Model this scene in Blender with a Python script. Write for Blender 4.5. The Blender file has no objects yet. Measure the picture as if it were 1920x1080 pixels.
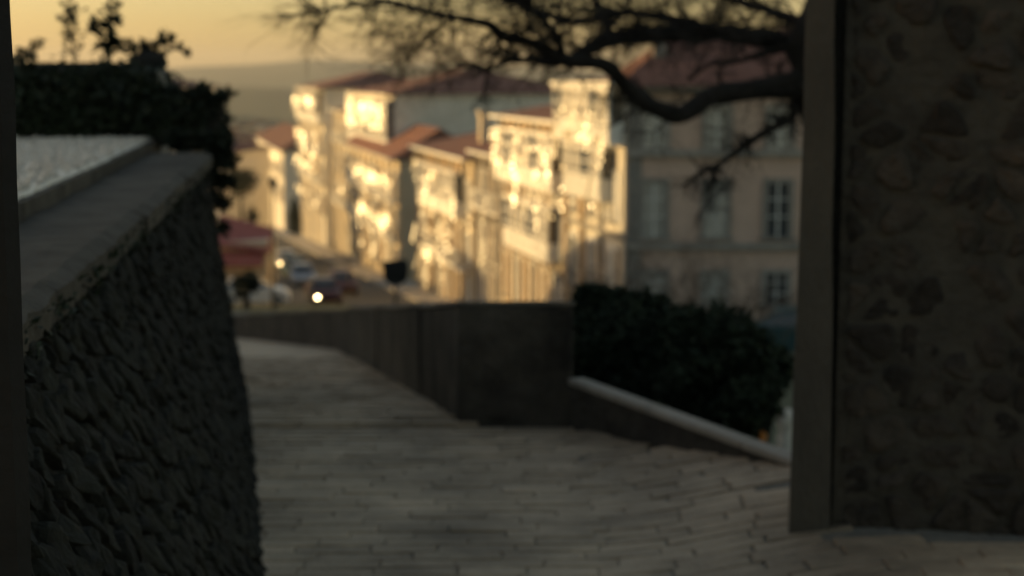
import bpy, bmesh, math, random
import numpy as np
from mathutils import Vector, Matrix, noise
random.seed(7); rng = np.random.default_rng(7)
scene = bpy.context.scene
C = scene.collection
R = math.radians

# ------------------------------------------------------------------ camera
PITCH = R(7.57); FPX = 2933.0; EYE = 1.6
cam_d = bpy.data.cameras.new('camera'); cam = bpy.data.objects.new('camera', cam_d); C.objects.link(cam)
cam.location = (0, 0, EYE); cam.rotation_euler = (R(90) - PITCH, 0, 0)
cam_d.sensor_width = 36; cam_d.lens = 55.0
cam_d.clip_start = 0.05; cam_d.clip_end = 30000
cam_d.dof.use_dof = True; cam_d.dof.focus_distance = 2.1; cam_d.dof.aperture_fstop = 4.2
scene.camera = cam
# ------------------------------------------------------------------ light
SUN_AZ = 72.0      # degrees left of the view direction
SUN_EL = 6.0
world = bpy.data.worlds.new('World'); scene.world = world; world.use_nodes = True
wn = world.node_tree.nodes; wl = world.node_tree.links
bg = wn['Background']
sky = wn.new('ShaderNodeTexSky'); sky.sky_type = 'NISHITA'; sky.sun_disc = False
sky.sun_elevation = R(SUN_EL); sky.sun_rotation = R(-SUN_AZ)
sky.air_density = 1.0; sky.dust_density = 1.3; sky.ozone_density = 1.0
tint = wn.new('ShaderNodeMix'); tint.data_type = 'RGBA'; tint.blend_type = 'MULTIPLY'; tint.inputs['Factor'].default_value = 1
tint.inputs['B'].default_value = (.985, .89, .80, 1)      # warm white balance of the photograph
wl.new(sky.outputs[0], tint.inputs['A']); wl.new(tint.outputs['Result'], bg.inputs[0]); bg.inputs[1].default_value = 0.105
sun_d = bpy.data.lights.new('sun', 'SUN'); sun_d.energy = 2.9; sun_d.angle = R(0.5); sun_d.color = (1.0, 0.67, 0.28)
sun = bpy.data.objects.new('sun', sun_d); C.objects.link(sun)
SV = Vector((-math.sin(R(SUN_AZ)) * math.cos(R(SUN_EL)), math.cos(R(SUN_AZ)) * math.cos(R(SUN_EL)), math.sin(R(SUN_EL))))
sun.rotation_euler = (-SV).to_track_quat('-Z', 'Y').to_euler()
sun.location = SV * 60
scene.view_settings.view_transform = 'Standard'; scene.view_settings.look = 'None'
scene.view_settings.gamma = 1.0; scene.view_settings.use_curve_mapping = False
scene.view_settings.exposure = 1.12
scene.cycles.use_denoising = True
scene.cycles.max_bounces = 6; scene.cycles.volume_bounces = 0

# ------------------------------------------------------------------ helpers
def at(px, py, Y):
    """point at forward distance Y seen at photograph pixel (px, py)"""
    u = (px - 960) / FPX; v = (540 - py) / FPX
    c, s = math.cos(PITCH), math.sin(PITCH)
    d = Vector((u, c + v * s, -s + v * c))
    return Vector((0, 0, EYE)) + d * (Y / d.y)
def sstep(a, b, x):
    t = np.clip((x - a) / (b - a), 0, 1); return t * t * (3 - 2 * t)

def mat(name, c1, c2=None, scale=8.0, rough=0.8, bump=0.0, bscale=None, spec=0.4, c3=None, stretch=None, metallic=0.0, detail=6, var=.2, stain=0.0):
    m = bpy.data.materials.new(name); m.use_nodes = True
    nt = m.node_tree; n = nt.nodes; l = nt.links; b = n['Principled BSDF']
    b.inputs['Roughness'].default_value = rough; b.inputs['Specular IOR Level'].default_value = spec
    b.inputs['Metallic'].default_value = metallic
    c2 = c2 or tuple(x * .75 for x in c1)
    tc = n.new('ShaderNodeTexCoord'); geo = n.new('ShaderNodeNewGeometry')
    vec = geo.outputs['Position']
    if stretch:
        mp = n.new('ShaderNodeMapping'); mp.inputs['Scale'].default_value = stretch
        l.new(vec, mp.inputs['Vector']); vec = mp.outputs[0]
    nz = n.new('ShaderNodeTexNoise'); nz.inputs['Scale'].default_value = scale; nz.inputs['Detail'].default_value = detail; nz.inputs['Roughness'].default_value = .65
    l.new(vec, nz.inputs['Vector'])
    cr = n.new('ShaderNodeValToRGB'); e = cr.color_ramp.elements
    e[0].position = .32; e[0].color = (*c2, 1); e[1].position = .68; e[1].color = (*c1, 1)
    if c3:
        x = e.new(.5); x.color = (*c3, 1)
    l.new(nz.outputs['Fac'], cr.inputs[0])
    # each object a little different
    oi = n.new('ShaderNodeObjectInfo'); mr = n.new('ShaderNodeMapRange'); mr.inputs[3].default_value = 1 - var; mr.inputs[4].default_value = 1 + var
    l.new(oi.outputs['Random'], mr.inputs[0])
    mx = n.new('ShaderNodeMix'); mx.data_type = 'RGBA'; mx.blend_type = 'MULTIPLY'; mx.inputs['Factor'].default_value = 1
    l.new(cr.outputs[0], mx.inputs['A']); l.new(mr.outputs[0], mx.inputs['B'])
    res = mx.outputs['Result']
    if stain:                                            # broad weather stains
        ns = n.new('ShaderNodeTexNoise'); ns.inputs['Scale'].default_value = stain; ns.inputs['Detail'].default_value = 5
        l.new(vec, ns.inputs['Vector']); m2 = n.new('ShaderNodeMapRange'); m2.inputs[1].default_value = .3; m2.inputs[2].default_value = .7; m2.inputs[3].default_value = .5; m2.inputs[4].default_value = 1.15
        l.new(ns.outputs['Fac'], m2.inputs[0]); mz = n.new('ShaderNodeMix'); mz.data_type = 'RGBA'; mz.blend_type = 'MULTIPLY'; mz.inputs['Factor'].default_value = 1
        l.new(res, mz.inputs['A']); l.new(m2.outputs[0], mz.inputs['B']); res = mz.outputs['Result']
    l.new(res, b.inputs['Base Color'])
    if bump:
        nb = n.new('ShaderNodeTexNoise'); nb.inputs['Scale'].default_value = bscale or scale * 4; nb.inputs['Detail'].default_value = 8
        l.new(vec, nb.inputs['Vector'])
        bp = n.new('ShaderNodeBump'); bp.inputs['Strength'].default_value = bump; bp.inputs['Distance'].default_value = .02
        l.new(nb.outputs['Fac'], bp.inputs['Height']); l.new(bp.outputs[0], b.inputs['Normal'])
    return m
def emit_mat(name, col, strength):
    m = bpy.data.materials.new(name); m.use_nodes = True
    b = m.node_tree.nodes['Principled BSDF']; b.inputs['Base Color'].default_value = (*col, 1)
    b.inputs['Emission Color'].default_value = (*col, 1); b.inputs['Emission Strength'].default_value = strength
    return m

MT = {
 'sett': mat('sett_granite', (.60, .455, .31), (.45, .34, .23), 14, .65, .5, 60, var=.14, stain=1.6),
 'joint': mat('joint_soil', (.20, .18, .145), (.12, .11, .09), 20, .95, .6),
 'ramp': mat('ramp_paving', (.59, .455, .32), (.45, .35, .245), 1.8, .65, .6, 25, stain=1.6),
 'rubble': mat('rubble_stone', (.062, .048, .036), (.026, .021, .017), 9, .9, .9, 45, var=.45),
 'mortar': mat('old_mortar', (.074, .063, .048), (.04, .034, .027), 7, .95, .9, 30),
 'jamb': mat('dressed_granite', (.088, .075, .058), (.055, .046, .036), 3.5, .85, .5, 60, stretch=(1, 1, .5)),
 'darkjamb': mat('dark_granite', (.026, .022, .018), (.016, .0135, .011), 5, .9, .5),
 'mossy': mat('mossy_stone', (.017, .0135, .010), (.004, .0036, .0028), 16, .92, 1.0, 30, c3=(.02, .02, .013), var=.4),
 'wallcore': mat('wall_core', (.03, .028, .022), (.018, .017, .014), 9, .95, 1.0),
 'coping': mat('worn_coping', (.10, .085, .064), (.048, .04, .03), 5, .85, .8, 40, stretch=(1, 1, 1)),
 'terrace': mat('terrace_gravel', (.85, .76, .62), (.42, .37, .29), 8, .34, 1.0, 30, spec=.9),
 'pebble': mat('pale_pebble', (.88, .79, .65), (.36, .31, .24), 34, .3, 0, spec=.8),
 'paralit': mat('parapet_lit_top', (.24, .215, .175), (.14, .125, .10), 6, .8, .4, var=.3),  # pale tone painted in for the lit top edge of the parapet
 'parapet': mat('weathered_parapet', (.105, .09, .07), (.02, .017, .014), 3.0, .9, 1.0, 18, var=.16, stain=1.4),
 'lowcap': mat('pale_granite_cap', (.33, .29, .24), (.24, .21, .17), 9, .7, .4),
 'bark': mat('dark_bark', (.028, .023, .018), (.012, .01, .008), 14, .95, .8, 40),
 'thinbark': mat('brown_bark', (.15, .115, .085), (.09, .068, .05), 14, .95, .6, 40),
 'leaf': mat('dark_leaf', (.028, .042, .018), (.010, .016, .007), 5, .55, 0, spec=.4),
 'leaf2': mat('shrub_leaf', (.034, .052, .026), (.014, .022, .011), 5, .7, 0, spec=.25),
 'weed': mat('weed_leaf', (.11, .12, .06), (.06, .07, .03), 9, .7, 0),
 'grass': mat('rough_grass', (.07, .08, .035), (.035, .045, .02), .5, .95, .8, 4),
 'land': mat('wooded_land', (.075, .085, .045), (.03, .042, .022), .012, .95, 0, c3=(.05, .06, .03)),
 'asphalt': mat('asphalt', (.085, .08, .075), (.055, .052, .05), 1.2, .8, .3, 30),
 'white': mat('white_render', (.76, .70, .59), (.62, .57, .47), .8, .42, .25, 12, spec=.5, var=.06),
 'cream': mat('cream_render', (.64, .53, .37), (.50, .41, .28), .8, .45, .25, 12, spec=.5, var=.06),
 'tan': mat('tan_render', (.44, .31, .18), (.34, .24, .14), .8, .5, .25, 12, spec=.5, var=.06),
 'stone': mat('ochre_masonry', (.66, .475, .37), (.56, .40, .31), 1.4, .85, .5, 10, var=.04),
 'granite': mat('grey_granite', (.33, .30, .26), (.25, .23, .2), 3, .75, .4, 20),
 'paint': mat('white_window_paint', (.80, .78, .72), (.70, .68, .62), 4, .3, 0, spec=.55),
 'tile': mat('red_roof_tile', (.19, .082, .056), (.11, .048, .035), 1.6, .85, .8, 9),
 'metal': mat('dark_metal', (.03, .03, .03), (.02, .02, .02), 8, .45, 0, metallic=.6),
 'iron': mat('iron_railing', (.02, .02, .02), (.015, .015, .015), 8, .5, 0),
 'redpaint': mat('red_paint', (.42, .06, .045), (.34, .05, .04), 3, .4, 0),
 'canvas': mat('red_canvas', (.36, .115, .095), (.27, .085, .07), 2, .8, .2),
 'carsilver': mat('silver_car_paint', (.42, .43, .45), (.40, .41, .43), 3, .28, 0, metallic=.5),
 'carwhite': mat('white_car_paint', (.72, .72, .70), (.70, .70, .68), 3, .3, 0),
 'carred': mat('dark_red_car_paint', (.09, .028, .026), (.08, .026, .024), 3, .28, 0),
 'carteal': mat('teal_car_paint', (.03, .075, .08), (.028, .07, .075), 3, .3, 0),
 'rubber': mat('tyre_rubber', (.02, .02, .02), (.015, .015, .015), 9, .9, 0),
 'orange': mat('orange_plastic', (.60, .22, .03), (.5, .18, .03), 6, .5, 0),
 'yellow': mat('yellow_enamel', (.65, .45, .04), (.58, .40, .04), 6, .45, 0),
 'palestone': mat('pale_bollard_stone', (.55, .50, .43), (.42, .38, .32), 9, .8, .4),
 'lamp': emit_mat('lit_headlamp', (1.0, .74, .34), 20.0),
 'lampdim': emit_mat('lit_dim_headlamp', (1.0, .66, .28), 13.0),
}
def glass_mat():
    m = bpy.data.materials.new('window_glass'); m.use_nodes = True
    n = m.node_tree.nodes; l = m.node_tree.links; b = n['Principled BSDF']
    b.inputs['Base Color'].default_value = (.05, .055, .06, 1); b.inputs['Roughness'].default_value = .12
    b.inputs['Specular IOR Level'].default_value = .8
    geo = n.new('ShaderNodeNewGeometry'); nz = n.new('ShaderNodeTexNoise'); nz.inputs['Scale'].default_value = 1.6
    l.new(geo.outputs['Position'], nz.inputs['Vector'])
    bp = n.new('ShaderNodeBump'); bp.inputs['Strength'].default_value = .5; bp.inputs['Distance'].default_value = .05
    l.new(nz.outputs['Fac'], bp.inputs['Height']); l.new(bp.outputs[0], b.inputs['Normal'])
    return m
MT['glass'] = glass_mat()
MT['softglint'] = mat('soft_glint_glass', (.34, .28, .17), (.24, .20, .12), 2, .34, 0, spec=.6)  # glass for the added panes that imitate sun glints
MT['sharpglint'] = mat('sharp_glint_glass', (.10, .09, .06), (.08, .07, .05), 2, .245, 0, spec=.7)  # glossier glass for the added glint panes
MT['blind'] = mat('pane_with_pale_blind', (.62, .58, .50), (.34, .32, .28), .9, .12, 0, spec=.7)

def tag(o, label=None, cat=None, group=None, kind=None):
    if label: o['label'] = label
    if cat: o['category'] = cat
    if group: o['group'] = group
    if kind: o['kind'] = kind
    return o
def thing(name, loc, label, cat, group=None):
    o = bpy.data.objects.new(name, None); C.objects.link(o); o.location = loc
    o.empty_display_size = .2
    return tag(o, label, cat, group)
def wloc(o):
    v = Vector((0, 0, 0))
    while o is not None:
        v += o.location; o = o.parent
    return v

class MB:
    def __init__(s): s.v = []; s.f = []
    def add(s, vs, fs):
        k = len(s.v); s.v += [tuple(x) for x in vs]; s.f += [tuple(i + k for i in f) for f in fs]; return s
    def box(s, x0, x1, y0, y1, z0, z1, T=None):
        vs = [Vector((x, y, z)) for z in (z0, z1) for y in (y0, y1) for x in (x0, x1)]
        if T: vs = [T(p) for p in vs]
        return s.add(vs, [(0, 2, 3, 1), (4, 5, 7, 6), (0, 1, 5, 4), (2, 6, 7, 3), (0, 4, 6, 2), (1, 3, 7, 5)])
    def prism(s, poly, z0, z1):
        """poly: list of (x,y) ccw; z0/z1 numbers or lists"""
        n = len(poly); f0 = z0 if isinstance(z0, (list, tuple)) else [z0] * n; f1 = z1 if isinstance(z1, (list, tuple)) else [z1] * n
        vs = [(p[0], p[1], a) for p, a in zip(poly, f0)] + [(p[0], p[1], a) for p, a in zip(poly, f1)]
        return s.add(vs, [tuple(range(n))[::-1], tuple(range(n, 2 * n))] + [(i, (i + 1) % n, n + (i + 1) % n, n + i) for i in range(n)])
    def tube(s, pts, rad, sides=6, cap=True):
        k = len(s.v); n = len(pts)
        up = Vector((0.13, 0.2, 1)).normalized()
        for i, p in enumerate(pts):
            p = Vector(p); a = Vector(pts[max(i - 1, 0)]); b = Vector(pts[min(i + 1, n - 1)])
            d = (b - a).normalized() if (b - a).length > 1e-9 else Vector((0, 0, 1))
            x = d.cross(up)
            if x.length < .05: x = d.cross(Vector((1, 0, 0)))
            x.normalize(); y = d.cross(x)
            r = rad[i] if isinstance(rad, (list, tuple)) else rad
            for j in range(sides):
                t = 2 * math.pi * j / sides
                s.v.append(tuple(p + x * (r * math.cos(t)) + y * (r * math.sin(t))))
        for i in range(n - 1):
            for j in range(sides):
                a = k + i * sides + j; b = k + i * sides + (j + 1) % sides
                s.f.append((a, b, b + sides, a + sides))
        if cap:
            s.f.append(tuple(k + j for j in range(sides))[::-1]); s.f.append(tuple(k + (n - 1) * sides + j for j in range(sides)))
        return s
    def mesh(s, name, m, off=None, smooth=False):
        me = bpy.data.meshes.new(name)
        vs = s.v if off is None else [(a - off.x, b - off.y, c - off.z) for a, b, c in s.v]
        me.from_pydata(vs, [], s.f); me.materials.append(m)
        if smooth: me.polygons.foreach_set('use_smooth', [True] * len(me.polygons))
        me.update(); return me
    def build(s, name, m, parent=None, smooth=False, bevel=0):
        o = bpy.data.objects.new(name, s.mesh(name, m, wloc(parent) if parent else None, smooth))
        C.objects.link(o); o.parent = parent
        if bevel:
            b = o.modifiers.new('bevel', 'BEVEL'); b.width = bevel; b.segments = 2; b.limit_method = 'ANGLE'
        return o
def inst(name, me, parent, loc=(0, 0, 0), rot=None, scale=None):
    """loc in world coordinates"""
    o = bpy.data.objects.new(name, me); C.objects.link(o); o.parent = parent
    o.location = Vector(loc) - (wloc(parent) if parent else Vector((0, 0, 0)))
    if rot is not None: o.rotation_euler = rot
    if scale is not None: o.scale = scale
    return o

# ------------------------------------------------------------------ terrain
_PY = [-200, 7.05, 7.35, 7.8, 8.6, 22, 40, 60, 95, 116, 137, 201, 300, 450, 700, 1200, 9000]
_PZ = [0, 0, -.02, -.085, -.208, -2.2, -5.0, -7.5, -12.0, -13.4, -14.8, -18.5, -25, -33, -38, -40, -40]
def prof(Y): return np.interp(Y, _PY, _PZ)
def terr(X, Y):
    X = np.asarray(X, float); Y = np.asarray(Y, float)
    g = prof(Y) - 1.5 * (1 - sstep(42, 62, Y)) - .03
    d = (-.335 * Y - 2.5) - X                           # unseen hill added left of the gate to shade the foreground
    g = g + 9 * sstep(0, 6, d) * sstep(4, 12, Y) * (1 - sstep(78, 96, Y))
    q = X / np.maximum(Y, 1)
    r1 = 12 + 4 * np.sin(q * 23 + 1) + 2 * np.sin(q * 61)
    r2 = 33 + 6 * np.sin(q * 17 + .4) + 3 * np.sin(q * 43 + 2)
    r3 = 82 + 15 * np.sin((q + .165) * 17 + .6) + 3.5 * np.sin((q + .165) * 48 - .5) + 2 * np.sin(q * 90)
    g = g + r1 * np.exp(-((Y - 1250) / 260) ** 2) + r2 * np.exp(-((Y - 2300) / 450) ** 2) + r3 * sstep(3000, 4700, Y)
    return g
Ys = np.concatenate([np.arange(-90, 0, 15), np.arange(0, 130, 2.5), np.geomspace(131, 8500, 90)])
us = np.linspace(-1, 1, 121)
tb = MB()
GX = us[None, :] * (55 + .75 * np.maximum(Ys, 0))[:, None]; GY = np.repeat(Ys[:, None], len(us), 1)
GZ = terr(GX, GY)
tb.v = [(float(a), float(b), float(c)) for a, b, c in zip(GX.ravel(), GY.ravel(), GZ.ravel())]
W = len(us)
tb.f = [(j * W + i, j * W + i + 1, (j + 1) * W + i + 1, (j + 1) * W + i) for j in range(len(Ys) - 1) for i in range(W - 1)]
ter = tb.build('terrain', MT['land'], smooth=True); tag(ter, kind='structure')

# street frame: a runs away along the facades, b into the blocks behind them
SX = 17.8; TD = Vector((-.2195, .9756, 0)); ND = Vector((.9756, .2195, 0))
def st(a, b, z): return Vector((SX, 0, 0)) + TD * a + ND * b + Vector((0, 0, z))
def s_at(px, z=-6.0):
    k = (px - 960) / FPX; c, s = math.cos(PITCH), math.sin(PITCH)
    return (SX - k * (EYE - z) * s) / (k * c * TD.y - TD.x)
def z_at(py, Y): return at(960, py, Y).z
STROT = math.atan2(TD.y, TD.x)

# road down the street and its pavement kerb
rb = MB(); kb = MB()
sa = np.arange(52, 320, 4.0)
def gz(p): return float(terr(p.x, p.y))
def strip(mb, b0, b1, dz, h=None):
    row = []
    for a in sa:
        p0 = st(a, b0, 0); p1 = st(a, b1, 0); z = float(terr(p1.x, p1.y)) if h is None else float(terr(p1.x, p1.y))
        z = float(prof(p1.y)) + dz
        row.append(((p0.x, p0.y, z), (p1.x, p1.y, z)))
    for r0, r1 in zip(row, row[1:]):
        mb.add([r0[0], r0[1], r1[1], r1[0]], [(0, 1, 2, 3)])
    if h:
        for r0, r1 in zip(row, row[1:]):
            q = [Vector(r0[0]), Vector(r1[0])]
            mb.add([q[0], q[1], q[1] - Vector((0, 0, h)), q[0] - Vector((0, 0, h))], [(0, 1, 2, 3)])
strip(rb, -15, -2.2, .10); strip(kb, -2.2, 0.5, .24, .18)
tag(rb.build('road', MT['asphalt']), kind='structure'); tag(kb.build('pavement', MT['granite']), kind='structure')

# ------------------------------------------------------------------ gate platform paving
PARA = [Vector((-.245, 7.2)), Vector((-2.5, 22)), Vector((-7.2, 40)), Vector((-13, 52))]   # inner line of the parapet
LW0 = Vector((.27, 7.2)); LW1 = Vector((1.25, 5.62))                                          # low wall beside the steps
def pave_z(x, y): return float(.13 * sstep(.3, 1.25, x)) + float(prof(y))
pb = MB()
xs = np.concatenate([np.arange(-2.6, .3, .4), np.arange(.3, 1.3, .06), np.arange(1.3, 4.6, .5)]); ys = np.arange(-5, 7.21, .2)
def inside(x, y):
    if y > 7.2: return False
    if y > 5.55:
        t = (y - LW0.y) / (LW1.y - LW0.y)
        if x > LW0.x + (LW1.x - LW0.x) * t - .02: return False
    return True
for i in range(len(xs) - 1):
    for j in range(len(ys) - 1):
        if not inside(xs[i], ys[j + 1]): continue
        q = [(xs[i], ys[j]), (xs[i + 1], ys[j]), (xs[i + 1], ys[j + 1]), (xs[i], ys[j + 1])]
        pb.add([(a, b, pave_z(a, b) - .0085) for a, b in q], [(0, 1, 2, 3)])
pave = pb.build('pavement', MT['joint']); tag(pave, kind='structure')
# edge face of the platform towards the steps
eb = MB()
def sett_mesh(seed):
    r = random.Random(seed); bm = bmesh.new()
    bmesh.ops.create_cube(bm, size=1)
    bmesh.ops.bevel(bm, geom=[e for e in bm.edges if all(v.co.z > 0 for v in e.verts)], offset=.05, segments=1, affect='EDGES')
    for v in bm.verts:
        v.co.x += r.uniform(-.02, .02); v.co.y += r.uniform(-.05, .05)
        v.co.x = math.copysign(.5 - (.5 - abs(v.co.x)) * .35, v.co.x)
        if v.co.z > 0: v.co.z += r.uniform(-.07, .04)
    me = bpy.data.meshes.new('paving_sett'); bm.to_mesh(me); bm.free(); me.materials.append(MT['sett']); return me
setts = [sett_mesh(k) for k in range(8)]
cand = []
row = 0; y = -.6
while y < 7.15:
    dep = .078 * random.uniform(.92, 1.08); x = -1.15 + ((row * .073) % .27) - .27
    tilt = .018
    while x < 2.6:
        w = random.choice((.24, .27, .30)) * random.uniform(.93, 1.07)
        yc = y + dep / 2 + tilt * x; xc = x + w / 2
        if inside(x + .03, yc) and not (yc > 4.85 and xc > 1.0 and yc < 5.75 and yc > 5.02 - .2 * (xc - .93)):
            cand.append((xc, yc, w, dep, random.uniform(-.002, .002)))
        x += w + .004
    y += dep + .008; row += 1
def in_view(c):
    x, y, w, d, _ = c
    yy = y * math.cos(PITCH) + EYE * math.sin(PITCH); px = 960 + FPX * x / yy; py = 540 + FPX * math.tan(math.atan2(EYE - pave_z(x, y), y) - PITCH) if y > .5 else 9999
    return 470 < px < 1960 and py < 1110
near = sorted([c for c in cand if in_view(c)], key=lambda c: c[1]); rest = [c for c in cand if not in_view(c)]
def sett_rot(c):
    x = c[0]; g = (pave_z(x + .05, 0) - pave_z(x - .05, 0)) / .1
    return (random.uniform(-.008, .008) + math.atan((pave_z(x, c[1] + .05) - pave_z(x, c[1] - .05)) / .1), -math.atan(g), .018 + random.uniform(-.012, .012))
for c in near[:300]:
    inst('paving_sett', random.choice(setts), pave, (c[0], c[1], pave_z(c[0], c[1]) - .03 + c[4]), sett_rot(c), (c[2], c[3], .06))
jm = MB()
for c in near[300:] + rest:
    me = random.choice(setts); M = Matrix.LocRotScale(Vector((c[0], c[1], pave_z(c[0], c[1]) - .03 + c[4])), Matrix.Rotation(.018, 3, 'Z').to_quaternion(), Vector((c[2], c[3], .06)))
    jm.add([M @ v.co for v in me.vertices], [tuple(p.vertices) for p in me.polygons])
tag(jm.build('small_paving_setts', MT['sett'], pave), kind='stuff')

# ramp that runs down between the left wall and the parapet
def para_x(y):
    for a, b in zip(PARA, PARA[1:]):
        if y <= b.y: return a.x + (b.x - a.x) * (y - a.y) / (b.y - a.y)
    return PARA[-1].x
rp = MB(); ry = np.concatenate([np.arange(7.2, 12, .12), np.arange(12, 52.1, .5)]); NX = 22
for y in ry:
    x1 = para_x(y) + .1; x0 = x1 - 5.5
    if y < 10.5: x0 = -2.3
    for i in range(NX + 1):
        x = x0 + (x1 - x0) * i / NX
        rp.v.append((x, y, float(prof(y)) - .006 + .005 * noise.noise(Vector((x * 2.2, y * 1.2, 3))) + .004 * noise.noise(Vector((x * 7, y * 9, 1)))))
rp.f = [(j * (NX + 1) + i, j * (NX + 1) + i + 1, (j + 1) * (NX + 1) + i + 1, (j + 1) * (NX + 1) + i) for j in range(len(ry) - 1) for i in range(NX)]
ramp = rp.build('ramp', MT['ramp'], smooth=True); tag(ramp, kind='structure')
rj = MB(); y = 7.165                                     # the cobbles of the ramp, too fine to pick apart singly
while y < 17:
    dep = .08 * random.uniform(.92, 1.1); x0 = -2.1 if y < 10.5 else para_x(y) - 2.6; x = x0
    while x < para_x(y) - .05:
        w = random.choice((.24, .27, .30)) * random.uniform(.9, 1.1); me = random.choice(setts)
        M = Matrix.LocRotScale(Vector((x + w / 2, y + dep / 2, float(prof(y)) - .010 + random.uniform(-.004, .004))), (Matrix.Rotation(math.atan(float(prof(y + .1) - prof(y)) / .1), 3, 'X') @ Matrix.Rotation(random.uniform(-.02, .02), 3, 'Z')).to_quaternion(), Vector((w, dep, .06)))
        rj.add([M @ v.co for v in me.vertices], [tuple(p.vertices) for p in me.polygons]); x += w + .007
    y += dep + .008
tag(rj.build('cobbles', MT['sett'], ramp), kind='stuff')

# ------------------------------------------------------------------ rubble pieces (voronoi stones)
def voronoi(pts, x0, x1, y0, y1):
    cells = []
    for i, p in enumerate(pts):
        poly = [(x0, y0), (x1, y0), (x1, y1), (x0, y1)]
        d = ((pts - p) ** 2).sum(1); order = np.argsort(d)[1:26]
        for j in order:
            q = pts[j]; m = (p + q) / 2; n = q - p; out = []
            for a, b in zip(poly, poly[1:] + poly[:1]):
                da = (a[0] - m[0]) * n[0] + (a[1] - m[1]) * n[1]; db = (b[0] - m[0]) * n[0] + (b[1] - m[1]) * n[1]
                if da <= 0: out.append(a)
                if da * db < 0:
                    t = da / (da - db); out.append((a[0] + (b[0] - a[0]) * t, a[1] + (b[1] - a[1]) * t))
            poly = out
            if len(poly) < 3: break
        if len(poly) >= 3: cells.append(poly)
    return cells
def ring(poly, n, passes=2):
    P = [Vector((a, b)) for a, b in poly]; L = [(P[(i + 1) % len(P)] - P[i]).length for i in range(len(P))]; T = sum(L); out = []
    for k in range(n):
        t = T * k / n; i = 0
        while t > L[i]: t -= L[i]; i = (i + 1) % len(P)
        out.append(P[i] + (P[(i + 1) % len(P)] - P[i]) * (t / max(L[i], 1e-9)))
    for _ in range(passes): out = [(out[i - 1] + out[i] * 2 + out[(i + 1) % n]) / 4 for i in range(n)]
    return out
def stone_piece(poly, gap, bulge, to3, seed, n=14, rough=.012, tilt=0.0, lift=0.0):
    """to3(u, v, h) -> world; returns MB"""
    c = sum((Vector(p) for p in poly), Vector((0, 0))) / len(poly); rg = ring(poly, n, 1); mb = MB(); rows = []
    tv = Vector((random.gauss(0, tilt), random.gauss(0, tilt))); li = random.uniform(-lift, lift)
    for sc_, h in ((1, -.03), (1, .55), (.9, .92), (.55, 1.0)):
        r_ = []
        for p in rg:
            d = p - c; L = d.length; q = c + d * max(.2, (L - gap) / max(L, 1e-6)) * sc_
            hh = h * bulge if h > 0 else h
            if h > .3: hh += max(-.6 * bulge, (q - c).dot(tv)) + li
            if h > .3: hh += rough * noise.noise(Vector((q.x * 17 + seed, q.y * 17, seed * .37))) + rough * .7 * noise.noise(Vector((q.x * 43, q.y * 43, seed)))
            r_.append(to3(q.x + rough * .6 * noise.noise(Vector((q.x * 30, q.y * 30, 5))), q.y, hh))
        rows.append(r_)
    for r_ in rows: mb.v += [tuple(p) for p in r_]
    for k in range(3):
        for i in range(n): mb.f.append((k * n + i, k * n + (i + 1) % n, (k + 1) * n + (i + 1) % n, (k + 1) * n + i))
    mb.v.append(tuple(to3(c.x, c.y, bulge * 1.02 + li))); mb.f += [(3 * n + i, 3 * n + (i + 1) % n, 4 * n) for i in range(n)]
    return mb
def jitter_pts(w, h, cw, ch, amt=.36):
    pts = []
    for j in range(int(h / ch) + 1):
        off = .5 * (j % 2)
        for i in range(-1, int(w / cw) + 2):
            pts.append(((i + off + random.uniform(-amt, amt)) * cw, (j + .5 + random.uniform(-amt, amt)) * ch))
    return np.array([p for p in pts if -cw * .4 < p[0] < w + cw * .4 and -ch * .4 < p[1] < h + ch * .4])

# ------------------------------------------------------------------ gate wall on the right
GA = Vector((1.075, 5.10)); GD = Vector((.979, -.204)); GN = Vector((-.204, -.979))     # face line, direction, outward normal
gw = thing('rubble_wall', (2.2, 5.2, 0), 'dark rubble stone wall of the gate with thick mortar, beside the paved platform', 'wall')
def gface(u, v, h): 
    p = GA + GD * u + GN * h; return Vector((p.x, p.y, v))
GW, GH, z0 = 2.2, 4.2, .02
def gbox(u0, u1, h0, h1, za, zb): 
    m = MB(); vs = []
    for z in (za, zb):
        for h in (h0, h1):
            for u in (u0, u1): vs.append(gface(u, z, h))
    return m.add(vs, [(0, 2, 3, 1), (4, 5, 7, 6), (0, 1, 5, 4), (2, 6, 7, 3), (0, 4, 6, 2), (1, 3, 7, 5)])
# mortar face as a bumpy grid, core behind
gm = MB(); nu, nv = 70, 130
for j in range(nv + 1):
    for i in range(nu + 1):
        u = GW * i / nu; v = z0 + (GH - z0) * j / nv
        gm.v.append(tuple(gface(u, v, .012 * noise.noise(Vector((u * 9, v * 9, 2))) + .008 * noise.noise(Vector((u * 30, v * 30, 7))))))
gm.f = [(j * (nu + 1) + i, j * (nu + 1) + i + 1, (j + 1) * (nu + 1) + i + 1, (j + 1) * (nu + 1) + i) for j in range(nv) for i in range(nu)]
gm.build('mortar', MT['mortar'], gw, smooth=True)
gbox(-.12, GW, -.49, -.03, z0, GH).build('core', MT['wallcore'], gw)
pts = jitter_pts(GW, GH - z0, .15, .10, .6)
for k, poly in enumerate(voronoi(pts, .02, GW, 0, GH - z0)):
    a = abs(sum(p[0] * q[1] - p[1] * q[0] for p, q in zip(poly, poly[1:] + poly[:1]))) / 2
    if a < .002 or (random.random() < .06): continue
    o = stone_piece(poly, random.uniform(.006, .022), random.uniform(.005, .014), lambda u, v, h: gface(u, v + z0, h), k, n=18, rough=.016, tilt=.07, lift=.004).build('rubble_stone', MT['rubble'], gw, smooth=True)
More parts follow.
